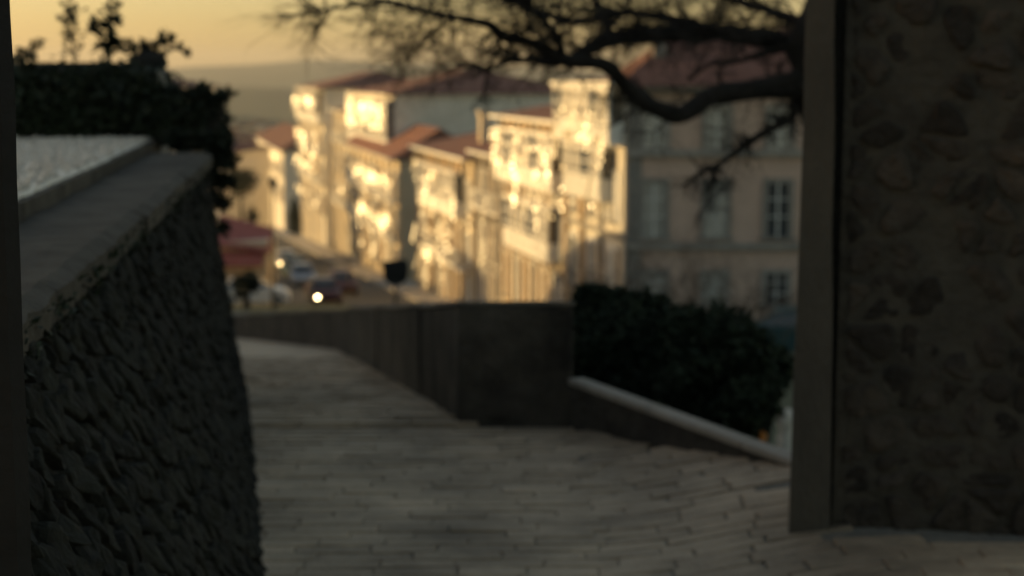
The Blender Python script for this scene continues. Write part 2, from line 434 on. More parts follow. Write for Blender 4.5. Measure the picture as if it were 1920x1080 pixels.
# jamb: dressed stone post, a little wider at the foot
jb = thing('gate_jamb', (1.0, 5.08, 0), 'plain grey dressed stone gate jamb standing at the end of the rubble wall', 'gate jamb')
prev = None
jm = MB(); NZ = 34
prf = [(0, 0), (0, .03), (.018, .05), (.982, .05), (1, .03), (1, 0), (1, -.5), (0, -.5)]
for k in range(NZ + 1):
    z = .0 + 4.2 * k / NZ; t = z / 1.9
    ul = -.145 + .020 * t; ur = -.004 - .035 * t
    for a, h in prf:
        u = ul + (ur - ul) * a; nn = .006 * noise.noise(Vector((a * 3, h * 5, z * 3.1)))
        jm.v.append(tuple(gface(u + nn, z, h + nn)))
n = len(prf)
jm.f = [(k * n + i, k * n + (i + 1) % n, (k + 1) * n + (i + 1) % n, (k + 1) * n + i) for k in range(NZ) for i in range(n)] + [tuple(range(n))[::-1], tuple(NZ * n + i for i in range(n))]
jm.build('post', MT['jamb'], jb)
gbox(-.15, 0.0, -.5, .075, -.03, .012).build('base_stone', MT['jamb'], jb)

# left gate pier close to the lens
lp = thing('gate_pier', (-1.1, 2.2, 0), 'near black stone gate pier standing close in front of the mossy wall', 'gate pier')
pm = MB(); NZ = 40
for k in range(NZ + 1):
    z = 4.2 * k / NZ; w = .004 * noise.noise(Vector((1, 2, z * 6)))
    x = -.632 + .003 * (z - 1.6) + w
    for q in ((x - .012, 1.98), (x, 2.0), (x - .05, 2.12), (x - .09, 2.14), (-2.4, 2.14), (-2.4, 1.98)): pm.v.append((q[0], q[1], z))
pm.f = [(k * 6 + i, k * 6 + (i + 1) % 6, (k + 1) * 6 + (i + 1) % 6, (k + 1) * 6 + i) for k in range(NZ) for i in range(6)] + [tuple(range(6))[::-1], tuple(NZ * 6 + i for i in range(6))]
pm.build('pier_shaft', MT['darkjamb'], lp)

# ------------------------------------------------------------------ left wall with coping and terrace
WA = Vector((-.91, 2.45)); WB = Vector((-1.91, 9.75)); WD = (WB - WA).normalized(); WL = (WB - WA).length; WN = Vector((WD.y, -WD.x))   # outward normal (+x side)
WT = 1.10
lw = thing('mossy_wall', (-1.3, 6, 0), 'dark mossy rubble wall with worn flat coping slabs along the ramp', 'wall')
def wbat(u, v): return (.56 - .35 * u / WL) * (1 - v / WT) * 1.0           # batter: the foot stands out
def wbase(u):
    y = WA.y + WD.y * u; return min(0.0, float(prof(y))) - .03
def wface(u, v, h):
    vb = wbase(u) + v * (WT - wbase(u)) / WT
    p = WA + WD * u + WN * (h + wbat(u, v)); return Vector((p.x, p.y, vb))
cm = MB(); nu, nv = 110, 24
for j in range(nv + 1):
    for i in range(nu + 1):
        u = WL * i / nu; v = WT * j / nv
        cm.v.append(tuple(wface(u, v, -.02 + .02 * noise.noise(Vector((u * 6, v * 6, 4))))))
cm.f = [(j * (nu + 1) + i, j * (nu + 1) + i + 1, (j + 1) * (nu + 1) + i + 1, (j + 1) * (nu + 1) + i) for j in range(nv) for i in range(nu)]
# far end and back
k = len(cm.v)
for v in np.linspace(0, WT, 13):
    for h in (-.02 , -.2 - wbat(WL, v), -.42 - wbat(WL, v)): cm.v.append(tuple(wface(WL, v, h + .02 * noise.noise(Vector((h * 5, v * 7, 9))))))
cm.f += [(k + j * 3 + i, k + j * 3 + i + 1, k + (j + 1) * 3 + i + 1, k + (j + 1) * 3 + i) for j in range(12) for i in range(2)]
cm.build('wall_core', MT['wallcore'], lw, smooth=True)
pts = jitter_pts(WL, WT, .125, .075, .48)
cells = voronoi(pts, 0, WL, 0, WT - .02)
cells.sort(key=lambda c: min(p[0] for p in c)); far = MB()
for k, poly in enumerate(cells):
    sm = stone_piece(poly, random.uniform(.004, .012), random.uniform(.003, .013), wface, k, n=12, rough=.016, tilt=.06, lift=.005)
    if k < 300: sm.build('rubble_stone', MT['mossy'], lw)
    else: far.add(sm.v, sm.f)
if far.v: tag(far.build('small_stones', MT['mossy'], lw), kind='stuff')
# coping slabs
def cop(u, w, z):
    p = WA + WD * u + WN * w; return Vector((p.x, p.y, z))
u = -.2
while u < WL + .03:
    L = random.uniform(.85, 1.3); u1 = min(u + L, WL + .06); m = MB(); nx, ny = 14, 8; ov = random.uniform(.0, .02)
    if WL + .06 - u1 < .3: u1 = WL + .06
    g = []
    for i in range(nx + 1):
        for j in range(ny + 1):
            uu = u + .002 + (u1 - u - .004) * i / nx; ww = .03 + ov - (.345 + ov) * j / ny
            if j == 0: ww += .012 * noise.noise(Vector((uu * 14, 0, 1))) + .012 * noise.noise(Vector((uu * 40, 0, 3)))
            zz = WT + .05 + .010 * noise.noise(Vector((uu * 5, ww * 5, 0))) + .006 * noise.noise(Vector((uu * 18, ww * 18, 4))) - (.022 if j == 0 else 0)
            m.v.append(tuple(cop(uu, ww, zz)))
    k = len(m.v); m.v += [(a, b, WT - .035) for a, b, c in m.v[:k]]
    m.f = [(i * (ny + 1) + j, i * (ny + 1) + j + 1, (i + 1) * (ny + 1) + j + 1, (i + 1) * (ny + 1) + j) for i in range(nx) for j in range(ny)]
    bd = [i * (ny + 1) for i in range(nx + 1)] + [nx * (ny + 1) + j for j in range(1, ny + 1)] + [i * (ny + 1) + ny for i in range(nx - 1, -1, -1)] + [j for j in range(ny - 1, 0, -1)]
    m.f += [(bd[i], bd[(i + 1) % len(bd)], bd[(i + 1) % len(bd)] + k, bd[i] + k) for i in range(len(bd))]
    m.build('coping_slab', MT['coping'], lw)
    u = u1
# terrace behind the wall
TZ = 1.218
T0 = WA + WN * -.335 + WD * -.1; T1 = WA + WD * (WL + 1.0) + WN * -.375
tm = MB(); nx, ny = 110, 70
for i in range(nx + 1):
    for j in range(ny + 1):
        p = T0.lerp(T1, i / nx); x = p.x - 5.5 * (j / ny) ** 1.5; y = p.y
        x += .02 * noise.noise(Vector((p.y * 6, 0, 8))) if j == 0 else 0
        tm.v.append((x, y, TZ + .012 * noise.noise(Vector((x * 9, y * 9, 1))) + .010 * noise.noise(Vector((x * 26, y * 26, 6))) - (.02 if j == 0 else 0)))
tm.f = [(i * (ny + 1) + j, i * (ny + 1) + j + 1, (i + 1) * (ny + 1) + j + 1, (i + 1) * (ny + 1) + j) for i in range(nx) for j in range(ny)]
tag(tm.build('terrace', MT['terrace'], smooth=True), kind='structure')
gv = MB(); gr = random.Random(3)                            # loose pebbles on the terrace
for _ in range(7000):
    a = T0.lerp(T1, gr.random() ** .8); x = a.x - .03 - 3.4 * gr.random() ** 1.2; r = gr.uniform(.008, .022); c = Vector((x, a.y, TZ + .004))
    d = [Vector((gr.uniform(.7, 1.4) * r, gr.uniform(-.3, .3) * r, 0)), Vector((gr.uniform(-.3, .3) * r, gr.uniform(.7, 1.4) * r, 0)), Vector((0, 0, r * gr.uniform(.6, 1.1)))]
    gv.add([c + d[0], c + d[1], c - d[0], c - d[1], c + d[2], c - d[2]], [(0, 1, 4), (1, 2, 4), (2, 3, 4), (3, 0, 4), (1, 0, 5), (2, 1, 5), (3, 2, 5), (0, 3, 5)])
tag(gv.build('gravel', MT['pebble']), kind='stuff')
tk = MB()
for i in range(9):                                         # kerb stones that hold the terrace
    a = T0.lerp(T1, i / 9); b = T0.lerp(T1, (i + 1) / 9 - .004); q = WN * .03
    m = MB().prism([(a.x - .12, a.y), (a.x + q.x, a.y + q.y), (b.x + q.x, b.y + q.y), (b.x - .12, b.y)], 0, TZ - .006 - random.uniform(0, .008))
    m.build('kerb_stone', MT['coping'], lw)
# ------------------------------------------------------------------ parapet along the ramp
pp = thing('stone_parapet', (-.3, 7.3, 0), 'low weathered stone parapet with square end block beside the ramp', 'parapet')
pline = []
acc = 0
for a, b in zip(PARA, PARA[1:]):
    nseg = max(1, round((b - a).length / 1.02))
    for i in range(nseg): pline.append(a.lerp(b, i / nseg))
pline.append(PARA[-1])
for i, (a, b) in enumerate(zip(pline, pline[1:])):
    d = (b - a).normalized(); nn = Vector((d.y, -d.x)); th = .54 if i < 40 else .5
    b2 = b - d * .008
    q = [a, a + nn * th, b2 + nn * th, b2]
    if i == 0: q[0] = Vector(a); q[1] = Vector((.295, 7.2))
    za, zb = float(prof(a.y)), float(prof(b.y)); dh = random.uniform(-.012, .012); ta = float(np.interp(a.y, [7.2, 22, 40, 52], [.556, -1.647, -4.44, -5.95])) + (dh if i else 0); tb_ = float(np.interp(b.y, [7.2, 22, 40, 52], [.556, -1.647, -4.44, -5.95])) + (dh if i else 0); oo = nn * random.uniform(-.012, .006); q = [p + oo for p in q]
    m = MB().prism([(p.x, p.y) for p in q], [za - 1.7, za - 1.7, zb - 1.7, zb - 1.7], [ta, ta, tb_, tb_])
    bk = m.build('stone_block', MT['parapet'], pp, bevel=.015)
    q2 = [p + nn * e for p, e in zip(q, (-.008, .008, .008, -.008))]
    MB().prism([(p.x, p.y) for p in q2], [ta + .002, ta + .002, tb_ + .002, tb_ + .002], [ta + .024, ta + .024, tb_ + .024, tb_ + .024]).build('lit_top_slab', MT['paralit'], bk, bevel=.006)  # thin pale slab stands in for light along the parapet top
# low wall with pale capping that guards the steps
sw = thing('low_step_wall', (.7, 6.5, 0), 'low dark wall with a pale granite capping, running from the parapet to the gate jamb', 'low wall')
d = (LW1 - LW0).normalized(); nn = Vector((-d.y, d.x)) ; nn = nn if nn.x > 0 else -nn
L = (LW1 - LW0).length
zA, zB = .185, .105
for i in range(2):
    a = LW0 + d * (L * i / 2); b = LW0 + d * (L * (i + 1) / 2 - .004); a2 = a + nn * .073; b2 = b + nn * .073
    MB().prism([(a.x, a.y), (b.x, b.y), (b2.x, b2.y), (a2.x, a2.y)], -1.8, [zA + (zB - zA) * i / 2, zA + (zB - zA) * (i + 1) / 2, zA + (zB - zA) * (i + 1) / 2, zA + (zB - zA) * i / 2]).build('wall_stone', MT['parapet'], sw)
for i in range(3):
    a = LW0 + d * (L * i / 3) - nn * .012; b = LW0 + d * (L * (i + 1) / 3 - .006) - nn * .012; a2 = a + nn * .088; b2 = b + nn * .088
    z0_ = zA + (zB - zA) * i / 3 + .002; z1_ = zA + (zB - zA) * (i + 1) / 3 + .002
    MB().prism([(a.x, a.y), (b.x, b.y), (b2.x, b2.y), (a2.x, a2.y)], [z0_, z1_, z1_, z0_], [z0_ + .03, z1_ + .03, z1_ + .03, z0_ + .03]).build('capping_stone', MT['lowcap'], sw, bevel=.006)

# ------------------------------------------------------------------ foliage
def leaf_cloud(mb, centre, rad, n, size, squash=(1, 1, 1), shell=.55, ground=None, droop=0):
    for _ in range(n):
        while True:
            p = Vector((random.uniform(-1, 1), random.uniform(-1, 1), random.uniform(-1, 1)))
            r = p.length
            if r < 1 and r > shell * random.random(): break
        lump = 1 + .35 * noise.noise(Vector((p.x * 2.5 + centre[0], p.y * 2.5 + centre[1], p.z * 2.5 + centre[2])))
        q = Vector(centre) + Vector((p.x * rad * squash[0], p.y * rad * squash[1], p.z * rad * squash[2])) * lump
        leaf(mb, q, size * random.uniform(.6, 1.3))
def leaf(mb, q, s, d=None):
    if d is None: d = Vector((random.gauss(0, 1), random.gauss(0, 1), random.gauss(.1, .8))).normalized()
    w = d.cross(Vector((random.gauss(0, 1), random.gauss(0, 1), random.gauss(0, 1)))).normalized()
    nrm = d.cross(w) * (s * .12)
    mb.add([q, q + d * s * .5 + w * s * .26 + nrm, q + d * s, q + d * s * .5 - w * s * .26 + nrm], [(0, 1, 2), (0, 2, 3)])
def shrub(name, label, cat, base, lobes, n, size, m, group=None):
    t = thing(name, base, label, cat, group)
    sm = MB(); fm = MB()
    for c, r, sq in lobes:
        c = Vector(c)
        leaf_cloud(fm, c, r, n, size, sq)
        for _ in range(6):
            e = c + Vector((random.uniform(-1, 1) * sq[0], random.uniform(-1, 1) * sq[1], random.uniform(0, .9) * sq[2])) * r * .8
            sm.tube([base, Vector(base).lerp(e, .5) + Vector((random.uniform(-.05, .05), random.uniform(-.05, .05), .05)), e], [.018, .011, .004], 5)
    sm.build('stems', MT['bark'], t)
    fo = fm.build('foliage', m, t); fo['kind'] = 'stuff'
    return t
def lobes_px(lst):
    out = []
    for px, py, Y, rpx, sy in lst: out.append((at(px, py, Y), rpx * Y / FPX, (1, 1, sy)))
    return out
b0 = at(1190, 700, 9.3); b0.z = float(terr(b0.x, b0.y))
shrub('shrub', 'broad dark leafy shrub behind the low wall, touching the parapet end', 'shrub', b0,
      lobes_px([(1150, 660, 9.2, 78, 1.25), (1220, 640, 9.5, 85, 1.0), (1120, 600, 9.4, 48, 1.0), (1175, 760, 9.0, 85, 1.0), (1260, 720, 9.1, 95, 1.1), (1210, 590, 9.6, 45, .9), (1110, 566, 9.4, 30, .9), (1155, 580, 9.5, 40, .9), (1275, 625, 9.4, 50, .9), (1100, 680, 9.0, 40, 1.2)]), 1900, .06, MT['leaf2'], 'shrubs behind the low wall')
b1 = at(1370, 700, 8.6); b1.z = float(terr(b1.x, b1.y))
shrub('shrub', 'lower dark leafy shrub behind the low wall, the one nearer the gate jamb', 'shrub', b1,
      lobes_px([(1350, 640, 8.7, 66, 1.0), (1390, 690, 8.5, 72, 1.2), (1320, 720, 8.6, 85, 1.1), (1400, 760, 8.3, 55, .9), (1300, 640, 8.8, 60, 1), (1440, 690, 8.7, 42, 1.0)]), 1900, .06, MT['leaf2'], 'shrubs behind the low wall')

# ivy covered garden wall behind the terrace
iw = thing('garden_wall', (-2.9, 10.8, 0), 'old garden wall with flat top behind the pale terrace, overgrown with ivy', 'wall')
wx0, wx1 = -6.2, at(296, 130, 10.9).x
MB().box(wx0, wx1 - .16, 10.78, 11.15, -.5, z_at(117, 10.9)).build('wall_body', MT['wallcore'], iw, bevel=.02)
MB().box(wx1 - .16 + .004, wx1 + .02, 10.72, 11.2, -.5, z_at(128, 10.9)).build('end_pier', MT['granite'], iw, bevel=.03)
ctr = Vector((wx1 - .07, 10.96, z_at(122, 10.9)))
m = MB(); 
for k, (rr, zz) in enumerate(((.10, -.03), (.13, 0), (.12, .05), (.07, .085), (.005, .1))):
    for j in range(12): m.v.append((ctr.x + rr * math.cos(j * math.pi / 6), ctr.y + rr * math.sin(j * math.pi / 6), ctr.z + zz))
m.f = [(k * 12 + i, k * 12 + (i + 1) % 12, (k + 1) * 12 + (i + 1) % 12, (k + 1) * 12 + i) for k in range(4) for i in range(12)]
m.build('pier_cap', MT['wallcore'], iw, smooth=True)
t = thing('ivy', (-2.9, 10.6, 1.2), 'dense dark ivy hanging over the garden wall behind the pale terrace', 'ivy')
fm = MB()
for px in range(30, 300, 16):
    leaf_cloud(fm, at(px, 190 + random.uniform(-6, 6), 10.5), .24, 330, .07, (1, .7, 1.05))
    leaf_cloud(fm, at(px, 232, 10.45), .17, 200, .07, (1, .7, 1))
fm.build('foliage', MT['leaf'], t)['kind'] = 'stuff'
sm = MB()
for px in range(40, 300, 20):
    p = [at(px + random.uniform(-8, 8), py, 10.74) for py in (250, 215, 180, 150, 122)]
    sm.tube(p, [.012, .011, .009, .007, .004], 5)
sm.build('stems', MT['bark'], t)
t = thing('ivy', (-1.9, 10.3, 1.1), 'bushy dark ivy clump that tumbles over the far end of the mossy wall', 'ivy')
fm = MB()
for px, py, rp, n in ((410, 300, 18, 260), (406, 335, 17, 240), (408, 372, 13, 160), (342, 272, 14, 200), (335, 258, 20, 300), (365, 262, 22, 320), (392, 268, 22, 320), (312, 250, 16, 200), (330, 215, 45, 700), (375, 205, 48, 800), (400, 225, 42, 700), (345, 180, 30, 350), (385, 172, 22, 260), (415, 178, 14, 100), (432, 172, 9, 50), (420, 265, 28, 420), (430, 300, 20, 300), (428, 340, 16, 220), (424, 380, 14, 160), (310, 240, 34, 400), (425, 430, 10, 90)):
    Yv = 10.15 if py > 250 else 10.4
    leaf_cloud(fm, at(px - 6, py + (8 if py < 220 else 0), Yv), rp * .82 * Yv / FPX, n, .055, (1, 1, 1))
fm.build('foliage', MT['leaf'], t)['kind'] = 'stuff'
sm = MB(); o = at(395, 262, 10.3)
for tx, ty in ((330, 200), (375, 180), (400, 200), (432, 172), (425, 300), (424, 400)): sm.tube([o, o.lerp(at(tx, ty, 10.3), .5) + Vector((0, 0, .03)), at(tx, ty, 10.3)], [.02, .012, .004], 5)
sm.build('stems', MT['bark'], t)

def sapling(label, base_px, pts, rad, whorls, lsize, Y=11.0):
    b = at(base_px[0], base_px[1], Y)
    t = thing('sapling', b, label, 'sapling', 'saplings above the garden wall')
    P = [at(x, y, Y + random.uniform(-.03, .03)) for x, y in pts]
    sm = MB().tube(P, [rad * (1 - .6 * i / len(P)) for i in range(len(P))], 6)
    fm = MB()
    for x, y, n, s in whorls:
        c = at(x, y, Y + random.uniform(-.05, .05))
        k = min(range(len(P)), key=lambda i: (P[i] - c).length); 
        if (P[k] - c).length > .02: sm.tube([P[k], P[k].lerp(c, .5) + Vector((0, 0, .012)), c], [rad * .5, rad * .35, rad * .2], 4)
        for _ in range(n):
            d = Vector((random.gauss(0, 1), random.gauss(0, 1), random.gauss(.15, .55))).normalized()
            leaf(fm, c + d * .01, lsize * s * random.uniform(.7, 1.2), d)
    sm.build('stem', MT['bark'], t); fm.build('foliage', MT['leaf'], t)['kind'] = 'stuff'
sapling('wispy upright sapling with pairs of narrow leaves above the garden wall', (138, 116), [(140, 125), (137, 95), (134, 60), (130, 25), (126, 5)], .007,
        [(141, 96, 12, .8), (128, 100, 6, .8), (133, 78, 9, .8), (122, 68, 6, .7), (136, 60, 9, .9), (132, 44, 9, .9), (121, 34, 7, 1), (142, 24, 9, 1.1), (150, 20, 5, 1), (127, 8, 7, .8), (145, 72, 6, .8)], .075)
sapling('sturdy upright sapling with a straight dark stem and leaf clumps above the garden wall', (204, 116), [(204, 125), (204, 90), (205, 50), (205, 10), (206, -30), (206, -80)], .016,
        [(205, 80, 26, 1), (212, 78, 16, 1), (196, 60, 20, 1), (186, 52, 16, 1), (207, 40, 22, 1), (182, 48, 10, .9), (192, 90, 14, 1), (212, 36, 12, .9), (200, 20, 8, .8), (178, 58, 8, .8), (212, 10, 8, .9)], .085)
sapling('spreading leafy sapling leaning over the pier of the garden wall', (258, 116), [(256, 125), (256, 105), (268, 92), (288, 82), (308, 70), (330, 92), (346, 98)], .012,
        [(255, 102, 20, 1), (262, 92, 16, 1), (240, 94, 14, 1), (226, 88, 12, .9), (278, 88, 16, 1), (293, 104, 22, 1.0), (285, 112, 20, 1), (310, 72, 14, .9), (316, 82, 10, .9), (330, 92, 10, .8), (342, 95, 12, .9), (218, 82, 8, .9), (300, 80, 10, 1), (312, 62, 6, .8)], .08)
sapling('little leaf tuft above the garden wall, close beside the black pier', (58, 112), [(52, 122), (60, 100), (68, 84), (72, 72)], .006,
        [(48, 98, 12, .9), (58, 96, 12, .9), (66, 84, 10, .9), (72, 76, 8, .8), (44, 106, 16, 1)], .075)
# weeds and moss along the left wall
mm = MB()
for _ in range(900):
    u = random.uniform(0, WL); p = wface(u, WT - .015, random.uniform(0, .035)); leaf(mm, p + Vector((0, 0, random.uniform(-.05, .03))), random.uniform(.015, .04))
tag(mm.build('moss', MT['leaf']), kind='stuff')

# ------------------------------------------------------------------ the big bare tree
bt = thing('bare_tree', (2.75, 12, float(terr(2.75, 12))), 'big bare black tree whose crooked limbs reach over the whole street view', 'tree')
def twig(mb, p, d, L, r, lvl):
    pts = [p]; rad = [r]; n = 4
    for i in range(n):
        d = (d + Vector((random.gauss(0, .28), random.gauss(0, .28), random.gauss(.03, .26)))).normalized()
        p = p + d * (L / n); pts.append(p); rad.append(r * (1 - .8 * (i + 1) / n))
        if lvl > 0 and i < n:
            for _ in range(random.choice((1, 1, 2))):
                dd = (d + Vector((random.gauss(0, .75), random.gauss(0, .75), random.gauss(0, .65)))).normalized()
                twig(mb, p, dd, L * random.uniform(.4, .7), rad[-1] * .75, lvl - 1)
    mb.tube(pts, rad, 4 if r > .006 else 3, cap=False)
def smooth_line(pts, k=4):
    out = []
    n = len(pts)
    for i in range(n - 1):
        p0 = pts[max(i - 1, 0)]; p1 = pts[i]; p2 = pts[i + 1]; p3 = pts[min(i + 2, n - 1)]
        for j in range(k):
            t = j / k
            out.append(.5 * ((2 * p1) + (p2 - p0) * t + (2 * p0 - 5 * p1 + 4 * p2 - p3) * t * t + (3 * p1 - p0 - 3 * p2 + p3) * t ** 3))
    out.append(pts[-1]); return out
tw = MB()
def limb(name, px, twn, tl, lvl=1, up=0):
    """px: list of (px, py, Y, radius in photo pixels)"""
    P = smooth_line([at(x, y, Y) for x, y, Y, r in px]); rr = [r * Y / FPX for x, y, Y, r in px]
    rad = [rr[min(i // 4, len(rr) - 1)] * (1 - (i % 4) / 4) + rr[min(i // 4 + 1, len(rr) - 1)] * (i % 4) / 4 for i in range(len(P))]
    Q = [p + Vector((noise.noise(p * 2.5), noise.noise(p * 2.5 + Vector((9, 0, 0))), noise.noise(p * 2.5 + Vector((0, 7, 0))))) * .05 for p in P]
    MB().tube(Q, [max(r, .003) * (1 + .25 * noise.noise(p * 6)) for r, p in zip(rad, Q)], 9).build(name, MT['bark'], bt, smooth=True)
    for _ in range(twn):
        i = random.randrange(1, len(Q)); d = (Q[i] - Q[i - 1]).normalized()
        dd = (d * .6 + Vector((random.gauss(-.1, .6), random.gauss(0, .8), random.gauss(up, .6)))).normalized()
        twig(tw, Q[i], dd, tl * random.uniform(.5, 1.2), min(rad[i] * .5, .010) + .002, lvl)
    return Q
limb('trunk', [(1640, 900, 12, 62), (1610, 640, 12, 52), (1580, 400, 12, 46), (1553, 260, 12, 42), (1524, 160, 12, 40), (1516, 90, 12, 36), (1535, 10, 12, 30), (1570, -140, 12, 20)], 0, .5)
limb('limb', [(1518, 160, 12, 30), (1440, 164, 11.9, 21), (1345, 180, 11.7, 18), (1300, 202, 11.6, 18), (1268, 211, 11.5, 17), (1220, 188, 11.4, 15), (1165, 152, 11.3, 15), (1120, 128, 11.2, 14), (1060, 117, 11.1, 13), (1005, 80, 11, 10), (950, 62, 10.9, 9), (915, 38, 10.8, 8), (840, 32, 10.7, 6.5), (800, 18, 10.6, 6), (760, 9, 10.5, 5), (700, 5, 10.4, 4), (650, 8, 10.3, 4), (610, 18, 10.2, 3.5), (588, 28, 10.1, 3)], 60, .42, 2, .1)
limb('limb', [(1512, 110, 12, 20), (1450, 82, 12.2, 17), (1380, 66, 12.3, 17), (1300, 62, 12.4, 17), (1220, 66, 12.4, 16), (1150, 76, 12.3, 15), (1090, 98, 12.1, 13), (1040, 108, 11.9, 8), (960, 112, 11.7, 4), (900, 128, 11.5, 2.5), (850, 125, 11.4, 1.5)], 90, .45, 2, .15)
limb('limb', [(1524, 62, 12, 14), (1480, 40, 12.2, 10), (1430, 12, 12.4, 8), (1370, -10, 12.6, 7), (1280, -40, 12.8, 5)], 40, .5, 2, -.1)
limb('limb', [(1340, 58, 12.3, 10), (1260, 32, 12.5, 8), (1180, 22, 12.6, 7), (1100, 38, 12.6, 7), (1030, 28, 12.6, 6), (960, 6, 12.5, 4), (880, -8, 12.4, 3), (800, -20, 12.3, 2)], 80, .45, 2, 0)
limb('limb', [(1060, 117, 11.1, 8), (1045, 70, 11.0, 7), (1010, 35, 10.9, 5.5), (985, 0, 10.8, 5), (960, -40, 10.8, 4)], 30, .42, 2, .0)
limb('limb', [(1150, 70, 12.3, 7), (1120, 20, 12.4, 6), (1090, -20, 12.5, 5), (1050, -60, 12.5, 3)], 26, .4, 2, 0)
limb('limb', [(920, 40, 10.8, 5), (945, 80, 10.9, 4), (930, 110, 10.9, 3.5), (915, 150, 10.9, 3), (905, 185, 10.9, 2)], 22, .2, 2, -.2)
limb('limb', [(870, 30, 10.7, 4), (820, 55, 10.7, 3), (790, 85, 10.7, 2.4), (745, 118, 10.7, 1.6)], 26, .35, 2, 0)
limb('limb', [(1489, 185, 12, 10), (1483, 222, 11.9, 8), (1452, 236, 11.8, 7.5), (1420, 256, 11.7, 7), (1388, 284, 11.6, 6), (1350, 312, 11.5, 5), (1318, 326, 11.4, 3.5), (1280, 346, 11.4, 2)], 36, .24, 2, -.15)
limb('limb', [(1360, 306, 11.5, 4), (1340, 338, 11.4, 3), (1332, 375, 11.4, 2), (1312, 402, 11.4, 1.2)], 16, .18, 2, -.2)
limb('limb', [(1290, 150, 12, 4), (1330, 120, 12, 4), (1390, 112, 12, 5), (1450, 100, 12, 7), (1510, 105, 12, 9)], 10, .3, 1, .1)
for _ in range(34):
    q = random.choice(((1483, 222), (1452, 236), (1420, 256), (1388, 284), (1350, 312), (1318, 326), (1300, 200), (1400, 175), (1345, 182)))
    twig(tw, at(q[0], q[1], 11.8), Vector((random.gauss(-.5, .5), random.gauss(0, .5), random.gauss(-.55, .4))).normalized(), random.uniform(.25, .55), .004, 1)
# the fine outer twigs that hang over the pale roof
for _ in range(190):
    x = random.uniform(760, 1480); y = random.uniform(-50, 80); twig(tw, at(x, y, random.uniform(10.6, 12.8)), Vector((random.gauss(-.3, .5), random.gauss(0, .5), random.gauss(-.1, .35))).normalized(), random.uniform(.3, .6), .006, 1)
for _ in range(22):
    x = random.uniform(700, 860); y = random.uniform(20, 70); twig(tw, at(x, y, 10.7), Vector((-.5, random.gauss(0, .4), random.gauss(-.4, .3))).normalized(), random.uniform(.25, .5), .0035, 1)
tag(tw.build('twigs', MT['bark'], bt), kind='stuff')

# ------------------------------------------------------------------ houses
def facing(o, az): o.rotation_euler = (0, 0, az)
# window parts are made in a local frame: x along the wall, y out of the wall, z up from the sill
_wm = {}
def window_meshes(w, h, pm='paint', style='sash'):
    key = (round(w, 2), round(h, 2), pm, style)
    if key in _wm: return _wm[key]
    f = MB(); t = .09
    f.box(-w / 2 - .12, -w / 2 + t - .02, 0, .11, 0, h + .12); f.box(w / 2 - t + .02, w / 2 + .12, 0, .11, 0, h + .12)
    f.box(-w / 2 + t - .02, w / 2 - t + .02, 0, .105, h - t + .02, h + .12)
    s = MB().box(-w / 2 - .2, w / 2 + .2, 0, .2, -.12, -.002)
    g = MB().box(-w / 2 + t - .03, w / 2 - t + .03, .004, .03, 0, h - t + .03)
    b = MB()
    b.box(-.035, .035, .031, .07, .002, h - t + .015)
    for q in (.36, .68): b.box(-w / 2 + t - .018, -.037, .032, .065, h * q - .02, h * q + .02); b.box(.037, w / 2 - t + .018, .032, .065, h * q - .02, h * q + .02)
    _wm[key] = (f.mesh('window', MT['granite'] if pm != 'paint' else MT['paint']), s.mesh('sill', MT['granite']), g.mesh('pane', MT['glass']), b.mesh('glazing_bars', MT['paint']))
    return _wm[key]
def add_window(root, p, rot, w, h, pm='paint', bars=True, blind=False):
    f, s, g, b = window_meshes(w, h, pm)
    o = inst('window', f, root, p, (0, 0, rot))
    inst('sill', s, o, wloc(o)); pn = inst('pane', g, o, wloc(o))
    if blind: pn.material_slots[0].link = 'OBJECT'; pn.material_slots[0].material = MT['blind']
    if bars: inst('glazing_bars', b, o, wloc(o))
    return o
def T_st(a, b): 
    return lambda p: st(a + p.x, b + p.y, p.z)
